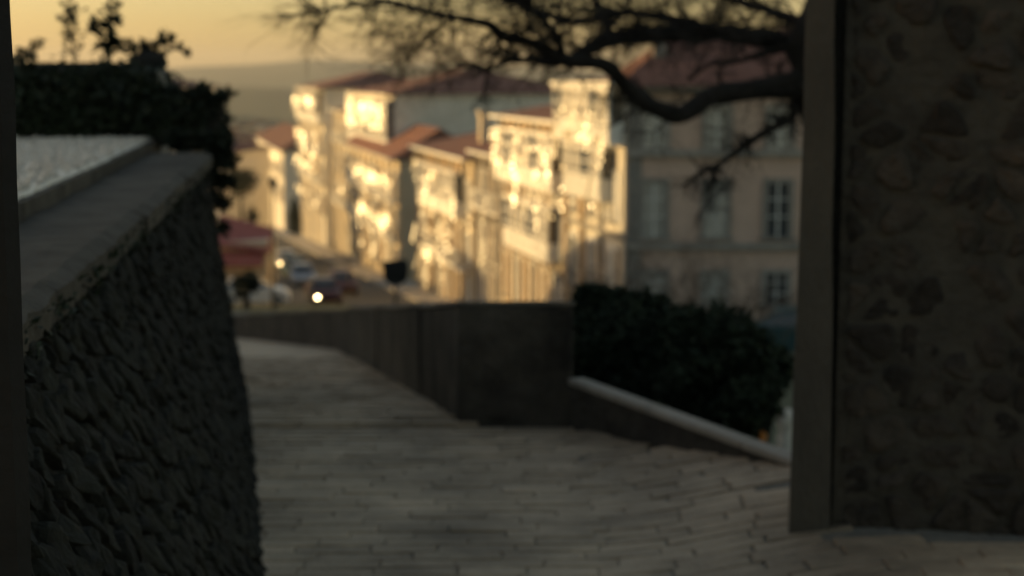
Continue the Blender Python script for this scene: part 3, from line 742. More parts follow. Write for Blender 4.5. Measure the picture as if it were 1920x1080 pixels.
def street_house(name, label, s0, s1, off, depth, zb, ze, wall='white', roof_h=2.0, roof='hip', floors=(), over=.45, gal=None, side_windows=0, bays=None, bw=1.0, chimneys=(), balc=(), cornice=True, far_over=.45, ledges=(), pil=0, pm='tan'):
    root = thing(name, st((s0 + s1) / 2, off + depth / 2, zb), label, 'house', 'houses down the street')
    wb = MB().box(s0, s1, off, off + depth, zb - 4, ze, lambda p: st(p.x, p.y, p.z)); wb.build('wall', MT[wall], root)
    if cornice:
        MB().box(s0 - .12, s1 + .12, off - .22, off + depth + .1, ze + .002, ze + .16, lambda p: st(p.x, p.y, p.z)).build('cornice', MT['paint'], root)
    e0, e1 = ze + .165, ze + .165 + roof_h; a0, a1, b0_, b1_ = s0 - over, s1 + far_over, off - over - .15, off + depth + over
    rm = MB(); mid = (b0_ + b1_) / 2; hw = (b1_ - b0_) / 2
    ins = min(hw, (a1 - a0) / 2 - .1) if roof == 'hip' else 0.0
    q = [st(a0, b0_, e0), st(a1, b0_, e0), st(a1, b1_, e0), st(a0, b1_, e0), st(a0 + ins, mid, e1), st(a1 - ins, mid, e1)]
    q2 = [v - Vector((0, 0, .10)) if i < 4 else v for i, v in enumerate(q)]
    rm.add([q[0], q[1], q[2], q[3], q[4], q[5]] + [v - Vector((0, 0, .12)) * (0 if i > 3 else 0) for i, v in enumerate(q[:0])], [(0, 4, 5, 1), (1, 5, 2), (2, 5, 4, 3), (3, 4, 0), (0, 1, 2, 3)])
    ro = rm.build('roof', MT['tile'], root)
    MB().box(a0 + .02, a1 - .02, b0_ - .09, b0_ + .03, e0 - .13, e0 + .03, lambda p: st(p.x, p.y, p.z)).build('gutter', MT['paint'], ro)
    for ca, cb, ct in chimneys:
        ch = MB().box(ca - .35, ca + .35, cb - .3, cb + .3, ze - .5, ct, lambda p: st(p.x, p.y, p.z)).build('chimney', MT['cream'], ro)
        MB().box(ca - .48, ca + .48, cb - .43, cb + .43, ct + .002, ct + .18, lambda p: st(p.x, p.y, p.z)).build('chimney_cap', MT['cream'], root)
    rot = STROT                                            # local +x along the street, local +y = out of the facade
    L = s1 - s0; nb = bays or max(1, int(L / 2.1))
    for (z, h) in floors:
        for i in range(nb):
            a = s0 + L * (i + .5) / nb
            add_window(root, st(a, off - .003, z), rot, bw, h, blind=random.random() < .5)
            if bays and h > 1.7:
                for e in (-1, 1):
                    ac = a + e * (bw / 2 + .33)
                    MB().box(ac - .17, ac + .17, off - .075, off - .004, z, z + h, lambda p: st(p.x, p.y, p.z)).build('streak_strip', MT['tan' if (i + int(abs(z))) % 3 else 'paint'], root)  # added strips; alternating paint imitates streaks of sun and shade
    for i in range(pil):
        a = s0 + L * (i + .5) / pil + (L / pil) * .5 * (1 if i < pil - 1 else .8); w_ = .11 + .05 * ((i * 5) % 3)
        MB().box(a - w_, a + w_, off - .17, off - .006, zb - 1, ze - .01, lambda p: st(p.x, p.y, p.z)).build('streak_pilaster', MT[pm if i % 3 else 'granite'], root)  # pilasters; their alternating colours paint in streaks of grazing sun
    for z in ledges:
        MB().box(s0 - .05, s1 + .05, off - .16, off - .002, z - .1, z + .1, lambda p: st(p.x, p.y, p.z)).build('ledge', MT['granite'], root)
    for (z, a0b, a1b) in balc:
        bo = MB().box(a0b, a1b, off - .55, off - .004, z - .14, z, lambda p: st(p.x, p.y, p.z)).build('balcony', MT['paint'], root)
        rl = MB(); rl.box(a0b, a1b, off - .54, off - .49, z + .92, z + .98, lambda p: st(p.x, p.y, p.z))
        k = a0b
        while k < a1b: rl.box(k, k + .03, off - .53, off - .50, z + .002, z + .918, lambda p: st(p.x, p.y, p.z)); k += .16
        rl.build('railing', MT['paint'], bo)
    for (z0g, z1g, a0g, a1g, nv) in (gal or ()):
        # glazed timber gallery: frame, apron and panes
        P = .62
        g = MB(); Tg = lambda p: st(p.x, p.y, p.z)
        g.box(a0g, a1g, off - P + .03, off - .002, z0g - .15, z0g, Tg); g.box(a0g - .06, a1g + .06, off - P - .06, off - .002, z1g, z1g + .16, Tg)
        g.box(a0g, a1g, off - P + .03, off - P + .09, z0g + .002, z0g + .75, Tg)
        w = (a1g - a0g) / nv
        for i in range(nv + 1):
            x = a0g + w * i; g.box(x - .06, x + .06, off - P - .035, off - P + .09, z0g + .752, z1g - .002, Tg)
            if i: g.box(x - .09, x - w + .09, off - P, off - P + .028, z0g + .1, z0g + .65, Tg)
        g.box(a0g - .02, a0g + .04, off - P + .092, off - .003, z0g + .002, z0g + .75, Tg)
        for q in (.45, .72): g.box(a0g, a1g, off - P - .012, off - P + .05, z0g + (z1g - z0g) * q, z0g + (z1g - z0g) * q + .06, Tg)
        go = g.build('gallery', MT['paint'], root)
        for i in range(nv):
            x = a0g + w * i
            MB().box(x + .062, x + w - .062, off - P + .055, off - P + .075, z0g + .76, z1g - .01, Tg).build('pane', MT['blind' if (i * 7 + int(s0)) % 4 else 'glass'], go)
        MB().box(a0g + .0, a0g + .03, off - P + .10, off - .01, z0g + .76, z1g - .01, Tg).build('pane', MT['glass'], go)
    return root
def add_glint(root, a, off, z, w, h, m='softglint', jit=.09):  # added reflector pane, tilted to flash the sun into the camera
    """added pane, angled to throw the low sun at the camera as a glint"""
    c = st(a, off - .12, z); view = (Vector((0, 0, EYE)) - c).normalized(); n = (SV + view).normalized(); n = (n + Vector((random.gauss(0, jit), random.gauss(0, jit), random.gauss(0, jit)))).normalized()
    x = TD.copy(); x = (x - n * x.dot(n)).normalized(); y = n.cross(x)
    q = [c + x * sx * w / 2 + y * sy * h / 2 for sx, sy in ((-1, -1), (1, -1), (1, 1), (-1, 1))]
    MB().add(q + [p - n * .03 for p in q], [(0, 1, 2, 3), (7, 6, 5, 4), (0, 4, 5, 1), (1, 5, 6, 2), (2, 6, 7, 3), (3, 7, 4, 0)]).build('glint_pane', MT[m], root)

def zb(s): return float(prof(s * TD.y))
# nearest lit houses first
h5 = street_house('town_house', 'tall white house with a glazed top gallery beside the stone building', s_at(1168), s_at(1062) - .02, 0, 9, zb(61.8), 1.35, 'white', .5,
    floors=((-3.9, 1.9), (-7.2, 2.2)), bays=3, bw=1.05, gal=((-.75, 1.2, s_at(1166), s_at(1064), 6), (-3.0, -1.15, s_at(1150), s_at(1080), 4)), ledges=(-4.4,), pil=3)
h4 = street_house('town_house', 'house of glazed galleries under a pale cornice beside the tall top gallery', s_at(1060), s_at(942), 0, 9, zb(70.4), -.35, 'cream', 1.1,
    floors=((-3.6, 1.9), (-6.4, 1.9), (-9.4, 2.2)), bays=5, bw=1.0, gal=((-3.2, -.9, s_at(1056), s_at(950), 9), (-6.4, -4.2, s_at(1050), s_at(965), 7)), ledges=(-3.9, -7.0), pil=10)
h3 = street_house('town_house', 'narrow tan house between the gallery house and the house with the tall chimney', s_at(940), s_at(888), .35, 9, zb(84.3), -2.5, 'tan', 1.4,
    floors=((-5.2, 1.8), (-8.2, 1.9), (-11, 2.1)), bays=4, bw=.95, balc=((-5.4, s_at(938), s_at(890)),), ledges=(-8.4,), pil=7, pm='granite')
h2 = street_house('town_house', 'cream three storey house with a tall chimney on its red roof, beside the side alley', s_at(886), s_at(786), 0, 9, zb(91.6), -3.0, 'cream', 1.3,
    floors=((-6.1, 1.9), (-9.1, 1.9), (-12, 2.2)), bays=7, bw=1.0, chimneys=((98.5, 2.2, -.45),), balc=((-9.3, s_at(880), s_at(800)),), gal=((-6.3, -3.9, s_at(870), s_at(800), 9),), ledges=(-6.6,), pil=12)
hD = street_house('gabled_house', 'cream house with a red gable towards the alley and long balcony rows', s_at(750), 150, 0, 6.2, zb(118.9), -4.4, 'cream', 2.3, 'gable',
    floors=((-7.3, 2.0), (-10.2, 2.0), (-13.2, 2.2)), bays=11, bw=1.1, balc=((-7.45, 119.5, 149.5), (-10.4, 119.5, 149.5)), ledges=(-8.0,), pil=9, pm='cream')
hA = street_house('tall_house', 'big white house with the wide red hipped roof above the gabled house', s_at(712), 157, 1.2, 17, zb(129.8), .30, 'white', 2.1,
    floors=((-2.3, 1.9),), bays=9, bw=1.0, gal=((-3.9, -.1, s_at(712) + .2, 156.5, 12),), balc=((-4.1, s_at(712), 156.8),))
hB = street_house('narrow_house', 'small lower house squeezed between the two tall white ones', 157.1, 170, .8, 10, zb(157), -1.6, 'white', .8,
    floors=((-4.4, 1.9), (-7.6, 1.9), (-10.8, 1.9)), bays=5, bw=1.1, balc=((-4.6, 157.3, 169.5), (-10.9, 157.3, 169.5)), pil=5, pm='cream')
hC = street_house('tall_house', 'farthest tall white house with jutting eaves and three balcony rows', s_at(605), s_at(562), .2, 14, zb(175), .55, 'white', 1.9,
    floors=((-3.0, 2.0), (-6.3, 2.0), (-9.6, 2.0), (-13, 2.0)), bays=11, bw=1.2, balc=((-3.2, 175.5, 204), (-6.5, 175.5, 204), (-9.8, 175.5, 204)), pil=8, pm='cream', gal=((-2.9, .3, 176, 203, 14),))
h0 = street_house('small_house', 'small low white house with a red roof at the far end of the street', s_at(530), s_at(482), 0, 9, zb(231), -8.6, 'white', 2.6,
    floors=((-12.2, 2.0), (-16, 2.2)), bays=12, bw=1.6)
for (r_, a, o_, z, w, h) in ((h2, s_at(868), 0, -6.7, .42, .34), (h2, s_at(822), -.6, -4.35, .5, .4), (h2, s_at(838), -.6, -4.2, .45, .36), (h5, s_at(1095), -.62, -.62, .5, .3), (h5, s_at(1118), -.62, -.66, .45, .3), (h5, s_at(1150), -.62, -.7, .4, .3), (h4, s_at(1040), -.62, -1.0, .4, .3),
        (h4, s_at(1000), -.62, -2.1, .4, .35), (hD, 126, 0, -6.2, .5, .45), (hD, 132, 0, -6.2, .5, .45), (hD, 137.5, 0, -6.2, .5, .45), (hD, 122.5, 0, -6.2, .5, .45), (hD, 121, 0, -9.2, .45, .5), (hD, 124, 0, -9.2, .45, .5), (hD, 129, 0, -9.2, .45, .5), (hA, 134, .6, -.8, .6, .6), (hA, 140, .6, -.8, .6, .6), (hA, 145, .6, -.8, .6, .6), (hC, 184, -.4, -.9, .8, .8), (hC, 192, -.4, -.9, .8, .8), (hC, 186, 0, -7.0, .7, .7), (hB, 163, .8, -9.5, .6, .6), (hC, 190, .2, -13, .7, .7), (h2, s_at(800), -.05, -9.9, .4, .4)):
    add_glint(r_, a, o_, z, w, h)

rr = random.Random(5)
for k in range(60):
    a = rr.uniform(s_at(1160), s_at(950)); z = rr.uniform(-4.5, .6 if a < s_at(1062) else -1.0)
    add_glint(h5 if a < s_at(1062) else h4, a, -.66, z, *((rr.uniform(.10, .22), rr.uniform(.10, .2)) if k % 3 else (rr.uniform(.05, .09), rr.uniform(.5, 1.1))))
for k in range(40):
    a = rr.uniform(s_at(870), s_at(795)); add_glint(h2, a, -.66, rr.uniform(-11.5, -3.8), *((rr.uniform(.12, .25), rr.uniform(.12, .22)) if k % 2 else (rr.uniform(.06, .11), rr.uniform(.6, 1.3))))
for k in range(70):
    a = rr.uniform(119.5, 149); add_glint(hD, a, -.45, rr.choice((-6.0, -9.0, -9.3, -12.2)) + rr.uniform(-.4, .4), *((rr.uniform(.2, .36), rr.uniform(.2, .32)) if k % 3 else (rr.uniform(.10, .16), rr.uniform(.8, 1.4))))
for k in range(44):
    a = rr.uniform(130.5, 156.5); add_glint(hA, a, .5, rr.uniform(-2.2, -.2), rr.uniform(.12, .24), rr.uniform(.4, 1.3))
for k in range(40):
    a = rr.uniform(176, 204); add_glint(hC, a, -.45, rr.choice((-1.0, -.6, -4.8, -8.0, -11.6)) + rr.uniform(-.5, .5), rr.uniform(.2, .4), rr.uniform(.4, 1.2))
for k in range(14):
    a = rr.uniform(232, 290); add_glint(h0, a, -.2, rr.uniform(-12, -9.6), rr.uniform(.3, .6), rr.uniform(.6, 1.6))

G = dict(m='sharpglint', jit=.035)
def glint_column(r_, a, off, z, q, n, gap):
    for i in range(n): add_glint(r_, a, off, z - gap * i, q, q * rr.uniform(.8, 1.3), **G)
for k in range(44):
    a = rr.uniform(s_at(1166), s_at(945)); top = 1.1 if a < s_at(1064) else -.6
    glint_column(h5 if a < s_at(1064) else h4, a, -.70, top - abs(rr.gauss(0, 1.7)) if k % 4 else rr.uniform(-6, top), rr.uniform(.06, .12), rr.choice((1, 1, 2, 4)), .3)
for k in range(20):
    glint_column(h2, rr.uniform(s_at(882), s_at(790)), -.70, rr.uniform(-9.5, -3.4), rr.uniform(.06, .12), rr.choice((1, 2, 5)), .36)
for k in range(9):
    glint_column(h3, rr.uniform(s_at(938), s_at(892)), -.3, rr.uniform(-8, -2.9), rr.uniform(.05, .09), rr.choice((1, 3, 4)), .35)
for k in range(40):
    a = 119.5 + 29 * k / 40 + rr.uniform(-.3, .3); glint_column(hD, a, -.62, (-5.9, -9.0)[k % 2] + rr.uniform(-.25, .25), rr.uniform(.08, .15), 2 if k % 5 else 5, .4)
for k in range(22):
    glint_column(hA, 130 + 26 * k / 22, .5, rr.uniform(-.9, -.3), rr.uniform(.10, .17), rr.choice((1, 3, 5)), .45)
for k in range(26):
    glint_column(hC, 176 + 28 * k / 26, -.6, rr.choice((-.8, -.5, -4.6, -8.0)) + rr.uniform(-.3, .3), rr.uniform(.10, .18), rr.choice((1, 2, 4)), .55)
# the big shaded stone building on the right, square to the view
sb0 = at(1172, 460, 60.0); SBX0, SBX1, SBY0, SBY1 = 4.42, 21.0, 60.0, 73.0
sbz = -7.7; sbe = z_at(172, 60)
sb = thing('stone_building', (12, 66, sbz), 'big ochre stone building in shade with two string courses and a red hipped roof', 'building')
MB().box(SBX0, SBX1, SBY0, SBY1, sbz - 3, sbe).build('wall', MT['stone'], sb)
for z in (z_at(287, 60), z_at(461, 60)): MB().box(SBX0 - .1, SBX1, SBY0 - .22, SBY0 - .003, z - .13, z + .13).build('string_course', MT['granite'], sb)
for i in range(5):
    pass
MB().box(SBX0 - .02, SBX0 + .55, SBY0 - .08, SBY0 - .004, sbz - 2, sbe - .01).build('quoin_strip', MT['granite'], sb)
MB().box(SBX0 - .3, SBX1 + .3, SBY0 - .45, SBY1 + .3, sbe + .002, sbe + .22).build('cornice', MT['granite'], sb)
rz0, rz1 = sbe + .225, z_at(52, 66); x0, x1, y0, y1 = SBX0 - .5, SBX1 + .5, SBY0 - .65, SBY1 + .5
ro = MB().add([(x0, y0, rz0), (x1, y0, rz0), (x1, y1, rz0), (x0, y1, rz0), (x0 + 3.2, (y0 + y1) / 2, rz1), (x1 - 3.2, (y0 + y1) / 2, rz1)], [(0, 1, 5, 4), (1, 2, 5), (2, 3, 4, 5), (3, 0, 4), (3, 2, 1, 0)]).build('roof', MT['tile'], sb)
MB().box(5.6, 6.1, 62.6, 63.1, sbe, sbe + 2.1).build('chimney', MT['granite'], ro)
rotS = math.pi                                            # local +y faces the camera
for px in (1226, 1342, 1458, 1574, 1690):
    x = at(px, 400, 60).x; bl = px < 1400
    add_window(sb, (x, SBY0 - .006, z_at(444, 60)), rotS, .95, 2.15, 'stone', blind=bl); add_window(sb, (x, SBY0 - .006, z_at(572, 60)), rotS, .95, 1.3, 'stone', blind=bl); add_window(sb, (x, SBY0 - .006, z_at(278, 60)), rotS, .95, 1.55, 'stone', blind=True)
# houses on the near side of the street, mostly hidden, whose shade lies over the lower storeys
def plain_house(name, label, c, w, d, ang, zbase, ze, rh, wallm, group=None, wins=True):
    t = thing(name, (c[0], c[1], zbase), label, 'house', group)
    ca, sa_ = math.cos(ang), math.sin(ang)
    T = lambda p: Vector((c[0] + p.x * ca - p.y * sa_, c[1] + p.x * sa_ + p.y * ca, p.z))
    MB().box(-w / 2, w / 2, -d / 2, d / 2, zbase - 4, ze, T).build('wall', MT[wallm], t)
    o = .4; i = min(w, d) / 2 - .1
    q = [(-w / 2 - o, -d / 2 - o, ze + .003), (w / 2 + o, -d / 2 - o, ze + .003), (w / 2 + o, d / 2 + o, ze + .003), (-w / 2 - o, d / 2 + o, ze + .003)]
    r = [(-w / 2 + i, 0, ze + rh), (w / 2 - i, 0, ze + rh)] if w >= d else [(0, -d / 2 + i, ze + rh), (0, d / 2 - i, ze + rh)]
    fs = [(0, 1, 5, 4), (1, 2, 5), (2, 3, 4, 5), (3, 0, 4), (3, 2, 1, 0)] if w >= d else [(0, 1, 4), (1, 2, 5, 4), (2, 3, 5), (3, 0, 4, 5), (3, 2, 1, 0)]
    MB().add([T(Vector(p)) for p in q + r], fs).build('roof', MT['tile'], t)
    if wins:
        n = max(1, int(w / 2.4)); nf = max(1, int((ze - zbase) / 3))
        for k in range(nf):
            for j in range(n):
                x = -w / 2 + w * (j + .5) / n
                add_window(t, T(Vector((x, -d / 2 - .004, zbase + .9 + k * 3))), ang + math.pi, .95, 1.5, bars=False)
    return t
p = at(322, 140, 118); plain_house('roadside_house', 'pale house with a pinkish red roof, just showing above the ivy on the garden wall', (p.x - 2.5, 118), 9, 9, -.22, zb(118), z_at(163, 116), 1.1, 'white')
p = at(405, 140, 150); plain_house('roadside_house', 'taller pale house with a low red roof, mostly behind the ivy clump', (p.x - 2, 150), 10, 12, -.22, zb(150), -5.0, 1.5, 'white')
# low house with red roof and awning by the road
LH = 92.0
p = at(462, 470, LH); zg = float(prof(LH))
lh = thing('low_kiosk', (p.x - .8, LH, zg), 'low kiosk with a red sloping roof and a red awning beside the parked cars', 'kiosk')
xa, xb = at(395, 450, LH).x, at(506, 450, LH).x
zr0, zr1, ze_ = z_at(448, LH), z_at(416, LH), z_at(452, LH)
MB().box(xa + .2, xb - .2, LH, LH + 3.5, zg - 1, ze_ - .02).build('wall', MT['cream'], lh)
MB().add([(xa, LH - .5, ze_), (xb + .1, LH - .5, ze_ - .55), (xb - .3, LH + 3.6, zr0 + .3), (xa, LH + 3.6, zr1 + .1), (xa, LH - .5, ze_ - .15), (xb + .1, LH - .5, ze_ - .7), (xb - .3, LH + 3.6, zr0 + .15), (xa, LH + 3.6, zr1 - .05)], [(0, 1, 2, 3), (7, 6, 5, 4), (0, 4, 5, 1), (1, 5, 6, 2), (2, 6, 7, 3), (3, 7, 4, 0)]).build('roof', MT['canvas'], lh)
MB().add([(xa, LH - .05, z_at(470, LH)), (xb - .3, LH - .05, z_at(470, LH)), (xb - .3, LH - 1.0, z_at(492, LH)), (xa, LH - 1.0, z_at(492, LH)), (xb - .3, LH - 1.0, z_at(496, LH)), (xa, LH - 1.0, z_at(496, LH))], [(0, 3, 2, 1), (3, 5, 4, 2)]).build('awning', MT['canvas'], lh)
# far houses in the valley
for i, (px, py, Y, w) in enumerate(((455, 262, 520, 11), (478, 255, 560, 9), (500, 268, 500, 12), (522, 258, 560, 10), (540, 270, 480, 9), (470, 276, 430, 12), (436, 250, 610, 10), (512, 244, 680, 13), (549, 250, 640, 10), (455, 238, 760, 14), (490, 232, 820, 13), (412, 262, 560, 11))):
    p = at(px, py, Y); g = float(terr(p.x, Y))
    lab = ['white house in the valley, lowest on the slope', 'small pale house in the valley'][0]
    plain_house('valley_house', 'tiny pale house with a red roof, far off in the hazy valley', (p.x, Y), w, w * .8, random.uniform(-.5, .5), g, max(p.z, g + 4.5), 1.8, 'white' if i % 3 else 'cream', 'far houses in the valley', wins=False)

# ------------------------------------------------------------------ street trees, lamp, sign
def small_bare(label, base, h, spread, n, r=.05, m='thinbark', group='young bare trees on the street'):
    t = thing('street_tree', base, label, 'tree', group)
    top = Vector(base) + Vector((random.uniform(-.2, .2), random.uniform(-.2, .2), h * .55))
    P = [Vector(base), Vector(base).lerp(top, .5) + Vector((.05, 0, 0)), top]
    MB().tube(P, [r, r * .8, r * .6], 7).build('trunk', MT[m], t)
    w = MB()
    for _ in range(n):
        o = P[1].lerp(top, random.uniform(.2, 1)); d = Vector((random.gauss(0, .7), random.gauss(0, .7), random.uniform(.2, 1))).normalized()
        twig(w, o, d, spread * random.uniform(.6, 1.1), r * .35, 2)
    w.build('crown', MT[m], t)['kind'] = 'stuff'
for lab, px, Y, h, sp, n in (('slim bare tree in front of the big stone building, second from the lit houses', 1278, 36, 4.6, 2.3, 13), ('slim bare tree at the corner where the lit houses meet the stone building', 1182, 42, 5.2, 2.4, 13), ('slim bare tree in front of the gallery house, left of the corner tree', 1095, 44, 4.8, 2.3, 15), ('slim bare tree before the stone building, nearest the gate jamb', 1400, 34, 4.2, 2.2, 11),
                             ('small bare tree in front of the lit gabled house', 655, 100, 5.0, 2.2, 9), ('little bare tree beside the parked cars', 640, 108, 4.0, 1.6, 7)):
    x = at(px, 500, Y).x; z = float(terr(x, Y)); small_bare(lab, (x, Y, z), h, sp, n + 3 if px > 1000 else n - 4)
def conifer(label, px, py0, py1, Y, wpx):
    b = at(px, py1, Y); tp = at(px, py0, Y); b.z = min(b.z, float(terr(b.x, Y)) + .2); t = thing('cypress', b, label, 'tree')
    MB().tube([b, b.lerp(tp, .9)], [.18, .03], 6).build('trunk', MT['bark'], t)
    fm = MB(); H = tp.z - b.z
    for _ in range(2600):
        k = random.random() ** .8; rr = wpx * Y / FPX / 2 * min(1, (1 - k) * 1.8 + .08) * random.uniform(.4, 1.1); a = random.uniform(0, 6.283)
        leaf(fm, Vector((b.x + rr * math.cos(a), b.y + rr * math.sin(a), b.z + H * (.06 + k * .94))), .28)
    fm.build('crown', MT['leaf'], t)
conifer('dark narrow cypress beside the small low house', 553, 372, 440, 200, 24)
def round_tree(label, px, py, Y, rpx, base_py):
    c = at(px, py, Y); b = Vector((c.x, c.y, float(terr(c.x, c.y)))); t = thing('leafy_tree', b, label, 'tree', 'leafy trees below the mossy wall')
    MB().tube([b, b.lerp(c, .6), c], [.22, .15, .05], 7).build('trunk', MT['bark'], t)
    fm = MB(); r = rpx * Y / FPX
    for _ in range(7):
        o = c + Vector((random.uniform(-.6, .6), random.uniform(-.6, .6), random.uniform(-.8, .6))) * r
        leaf_cloud(fm, o, r * .6, 420, .24)
    fm.build('crown', MT['leaf'], t)
round_tree('dark leafy tree beyond the far end of the mossy wall, above the kiosk', 452, 350, 130, 34, 420)
round_tree('lower dark leafy tree left of the small low house', 462, 395, 150, 22, 430)
round_tree('small leafy street tree in front of the kiosk', 462, 535, 80, 20, 570)
# street lamp
Y = 80; b = at(512, 560, Y); b.z = float(prof(Y)) - .05
sl = thing('street_lamp', b, 'slim dark street lamp standing between the kiosk and the lit houses', 'street lamp')
tp = at(512, 352, Y)
MB().tube([b, b + Vector((0, 0, .9)), b + Vector((0, 0, .95)), tp], [.11, .10, .06, .045], 10).build('pole', MT['metal'], sl)
m = MB(); 
for k, (rr, zz) in enumerate(((.05, -.1), (.13, 0), (.22, .3), (.25, .34), (.10, .5), (.02, .58))):
    for j in range(10): m.v.append((tp.x + rr * math.cos(j * .6283), tp.y + rr * math.sin(j * .6283), tp.z + zz))
m.f = [(k * 10 + i, k * 10 + (i + 1) % 10, (k + 1) * 10 + (i + 1) % 10, (k + 1) * 10 + i) for k in range(5) for i in range(10)]
m.build('lantern', MT['metal'], sl)
# dark back of a road sign beyond the parapet
Y = 36; c = at(741, 510, Y); b = Vector((c.x, Y, float(terr(c.x, Y))))
sg = thing('road_sign', b, 'black road sign plate seen from behind, on a thin post beyond the parapet', 'sign')
MB().tube([b, Vector((c.x, Y + .03, c.z + .1))], .03, 8).build('post', MT['metal'], sg)
w = .31
shape = [(-1.08, .78), (-.3, .84), (.4, 1.0), (.95, .86), (1.0, .1), (.88, -.62), (.35, -.98), (-.45, -.95), (-.85, -.5), (-.9, .3)]
q = [Vector((c.x + a * w, Y - .02, c.z + b_ * w)) for a, b_ in shape]; n = len(q)
MB().add(q + [p + Vector((0, .035, 0)) for p in q], [tuple(range(n)), tuple(range(2 * n - 1, n - 1, -1))] + [(i, n + i, n + (i + 1) % n, (i + 1) % n) for i in range(n)]).build('plate', MT['metal'], sg)
MB().box(c.x - .2, c.x + .2, Y - .055, Y - .023, c.z - .03, c.z + .03).build('bracket', MT['metal'], sg)

# ------------------------------------------------------------------ cars
def car(label, px, Y, paint, heading, lit=None, bumper='metal', zoff=.12, base=None):
    x = at(px, 500, Y).x if base is None else base
    z = float(prof(Y)) + zoff
    root = thing('parked_car' if lit is None else 'car', (x, Y, z), label, 'car', 'cars on the street')
    ch, sh = math.cos(heading), math.sin(heading)
    # local: x forward, y left, z up
    T = lambda p: Vector((x + p.x * ch - p.y * sh, Y + p.x * sh + p.y * ch, z + p.z))
    prof_b = [(-2.05, .35), (-2.1, .75), (-1.95, .95), (-1.0, 1.0), (.75, .98), (1.75, .82), (2.05, .62), (2.05, .3), (1.75, .22), (-1.8, .22)]
    def loft(profile, ws, name, m, parent=root):
        mb = MB(); n = len(profile)
        for yy, inset in ws:
            for a, h in profile: mb.v.append(tuple(T(Vector((a * (1 - inset), yy, h)))))
        k = len(ws)
        mb.f = [(i * n + j, i * n + (j + 1) % n, (i + 1) * n + (j + 1) % n, (i + 1) * n + j) for i in range(k - 1) for j in range(n)] + [tuple(range(n))[::-1], tuple((k - 1) * n + j for j in range(n))]
        return mb.build(name, m, parent, smooth=False)
    body = loft(prof_b, [(-.86, .05), (-.8, .01), (-.3, 0), (.3, 0), (.8, .01), (.86, .05)], 'body', MT[paint])
    cab = [(-1.75, .985), (-1.25, 1.44), (.0, 1.48), (.35, 1.42), (1.05, .975)]
    def cabin():
        mb = MB(); n = len(cab)
        for yy, f in ((-.78, 0), (-.62, 1), (.62, 1), (.78, 0)):
            for a, h in cab: mb.v.append(tuple(T(Vector((a, yy if h < 1.2 else yy * (.86 if abs(yy) > .7 else 1), h - (.0 if f else .03))))))
        mb.f = [(i * n + j, i * n + (j + 1) % n, (i + 1) * n + (j + 1) % n, (i + 1) * n + j) for i in range(3) for j in range(n)] + [tuple(range(n))[::-1], tuple(3 * n + j for j in range(n))]
        return mb.build('cabin', MT[paint], root)
    cabin()
    def quad(name, pts, m, parent=root, th=.012):
        q = [T(Vector(p)) for p in pts]; nrm = (q[1] - q[0]).cross(q[2] - q[0]).normalized()
        return MB().add(q + [p - nrm * th for p in q], [(0, 1, 2, 3), (7, 6, 5, 4), (0, 4, 5, 1), (1, 5, 6, 2), (2, 6, 7, 3), (3, 7, 4, 0)]).build(name, m, parent)
    quad('windscreen', [(1.03, -.64, 1.01), (1.03, .64, 1.01), (.40, .56, 1.415), (.40, -.56, 1.415)], MT['glass'])
    quad('rear_window', [(-1.74, .64, 1.02), (-1.74, -.64, 1.02), (-1.28, -.56, 1.43), (-1.28, .56, 1.43)], MT['glass'])
    for sgn in (-1, 1):
        pts = [(-1.5, sgn * .785, 1.02), (.85, sgn * .785, 1.02), (.25, sgn * .69, 1.38), (-1.2, sgn * .69, 1.38)]
        quad('side_window', pts if sgn < 0 else pts[::-1], MT['glass'])
        pts = [(2.055, sgn * .48, .5), (2.055, sgn * .78, .5), (2.035, sgn * .78, .66), (2.035, sgn * .48, .66)]
        hl = quad('headlight', pts if sgn > 0 else pts[::-1], MT['glass'])
        if lit and sgn == lit[0]:
            quad('lit_bulb', [(2.068, sgn * .63 - .07, .53), (2.068, sgn * .63 + .07, .53), (2.068, sgn * .63 + .07, .65), (2.068, sgn * .63 - .07, .65)], MT[lit[1]], hl)
        for ax in (-1.3, 1.3):
            wv = MB(); 
            for (yy, rr) in ((sgn * .66, .31), (sgn * .88, .31)):
                for j in range(16): wv.v.append(tuple(T(Vector((ax + rr * math.cos(j * .3927), yy, .31 + rr * math.sin(j * .3927))))))
            wv.f = [(j, (j + 1) % 16, 16 + (j + 1) % 16, 16 + j) for j in range(16)] + [tuple(range(16))[::-1], tuple(range(16, 32))]
            wo = wv.build('wheel', MT['rubber'], root)
            rv = MB()
            for j in range(12): rv.v.append(tuple(T(Vector((ax + .19 * math.cos(j * .5236), sgn * .889, .31 + .19 * math.sin(j * .5236))))))
            rv.f = [tuple(range(12))]; rv.build('rim', MT['carsilver'], wo)
    quad('grille', [(2.062, -.42, .42), (2.062, .42, .42), (2.058, .42, .56), (2.058, -.42, .56)], MT['metal'])
    return root
hd = math.atan2(-TD.y, -TD.x)                              # towards the viewer
car('dark red car with one lit headlight, nearest of the line by the lit houses', 606, 94, 'carred', hd + .03, (-1, 'lamp'))
car('silver car behind the dark red one, in the line by the lit houses', 566, 112, 'carsilver', hd)
car('white car with a lit headlight, farthest of the line, near the street lamp', 536, 135, 'carwhite', hd, (-1, 'lampdim'))
car('small dark car between the silver and the white one by the lit houses', 552, 123, 'carteal', hd)
car('dark car waiting by the kerb of the lit gabled house', 640, 103, 'carred', hd)
car('white car parked in front of the red kiosk', 474, 86, 'carwhite', R(8))
car('dark teal car parked under the wall of the big stone building', 1478, 49, 'carteal', R(172), zoff=-.9)

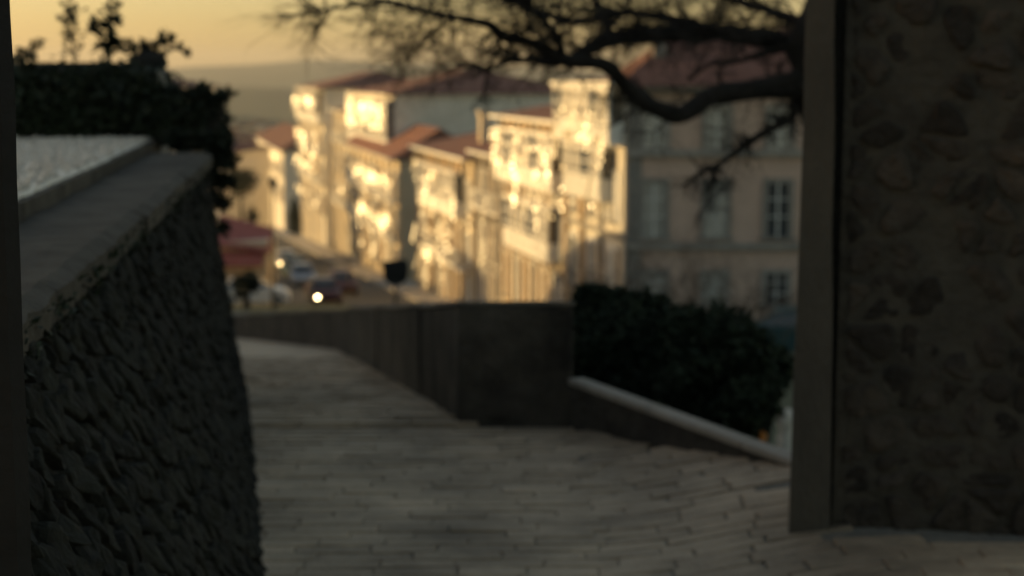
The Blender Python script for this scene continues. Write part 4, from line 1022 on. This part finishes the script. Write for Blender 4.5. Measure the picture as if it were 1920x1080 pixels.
# small things glimpsed between shrub and jamb
Y = 17.0; p = at(1474, 800, Y); g = float(terr(p.x, Y))
bo = thing('bollard', (p.x, Y, g), 'short pale stone bollard at the foot of the steps beside the gate jamb', 'bollard')
hgt = at(1474, 768, Y).z - g
m = MB(); 
for k, (rr, zz) in enumerate(((.11, -.1), (.105, .05), (.095, hgt * .7), (.075, hgt * .76), (.11, hgt * .84), (.10, hgt * .95), (.05, hgt), (.005, hgt + .01))):
    for j in range(14): m.v.append((p.x + rr * math.cos(j * .4488), Y + rr * math.sin(j * .4488), g + zz))
m.f = [(k * 14 + i, k * 14 + (i + 1) % 14, (k + 1) * 14 + (i + 1) % 14, (k + 1) * 14 + i) for k in range(7) for i in range(14)]
m.build('shaft', MT['palestone'], bo, smooth=True)
Y = 14.0; a = at(1428, 832, Y); b = at(1440, 772, Y); g = float(terr(a.x, Y))
mk = thing('marker_post', (a.x, Y, g), 'small leaning orange marker post behind the low wall capping', 'post')
MB().tube([Vector((a.x - .01, Y, g)), a, b], [.035, .032, .028], 10).build('shaft', MT['orange'], mk)
MB().tube([b + (b - a).normalized() * .001, b + (b - a).normalized() * .05], [.036, .03], 10).build('cap', MT['palestone'], mk)
Y = 44.0; a = at(1509, 578, Y); g = float(terr(a.x, Y))
ys = thing('yellow_sign', (a.x, Y, g), 'narrow yellow sign board on a post in front of the big stone building', 'sign')
MB().box(a.x - .14, a.x + .14, Y - .02, Y + .02, at(1509, 602, Y).z, at(1509, 552, Y).z).build('board', MT['yellow'], ys)
MB().tube([Vector((a.x, Y + .05, g)), Vector((a.x, Y + .05, at(1509, 556, Y).z))], .03, 8).build('post', MT['metal'], ys)

# ------------------------------------------------------------------ haze
HZ = 0.00013
hz = MB().box(-7000, 7000, -120, 8600, -60, 140)
hm = bpy.data.materials.new('haze'); hm.use_nodes = True; hn = hm.node_tree.nodes; hl_ = hm.node_tree.links
hn.remove(hn['Principled BSDF']); pv = hn.new('ShaderNodeVolumePrincipled'); pv.inputs['Color'].default_value = (.82, .83, .82, 1); pv.inputs['Density'].default_value = HZ; pv.inputs['Anisotropy'].default_value = .3
hl_.new(pv.outputs[0], hn['Material Output'].inputs['Volume'])
tag(hz.build('haze', hm), kind='stuff')
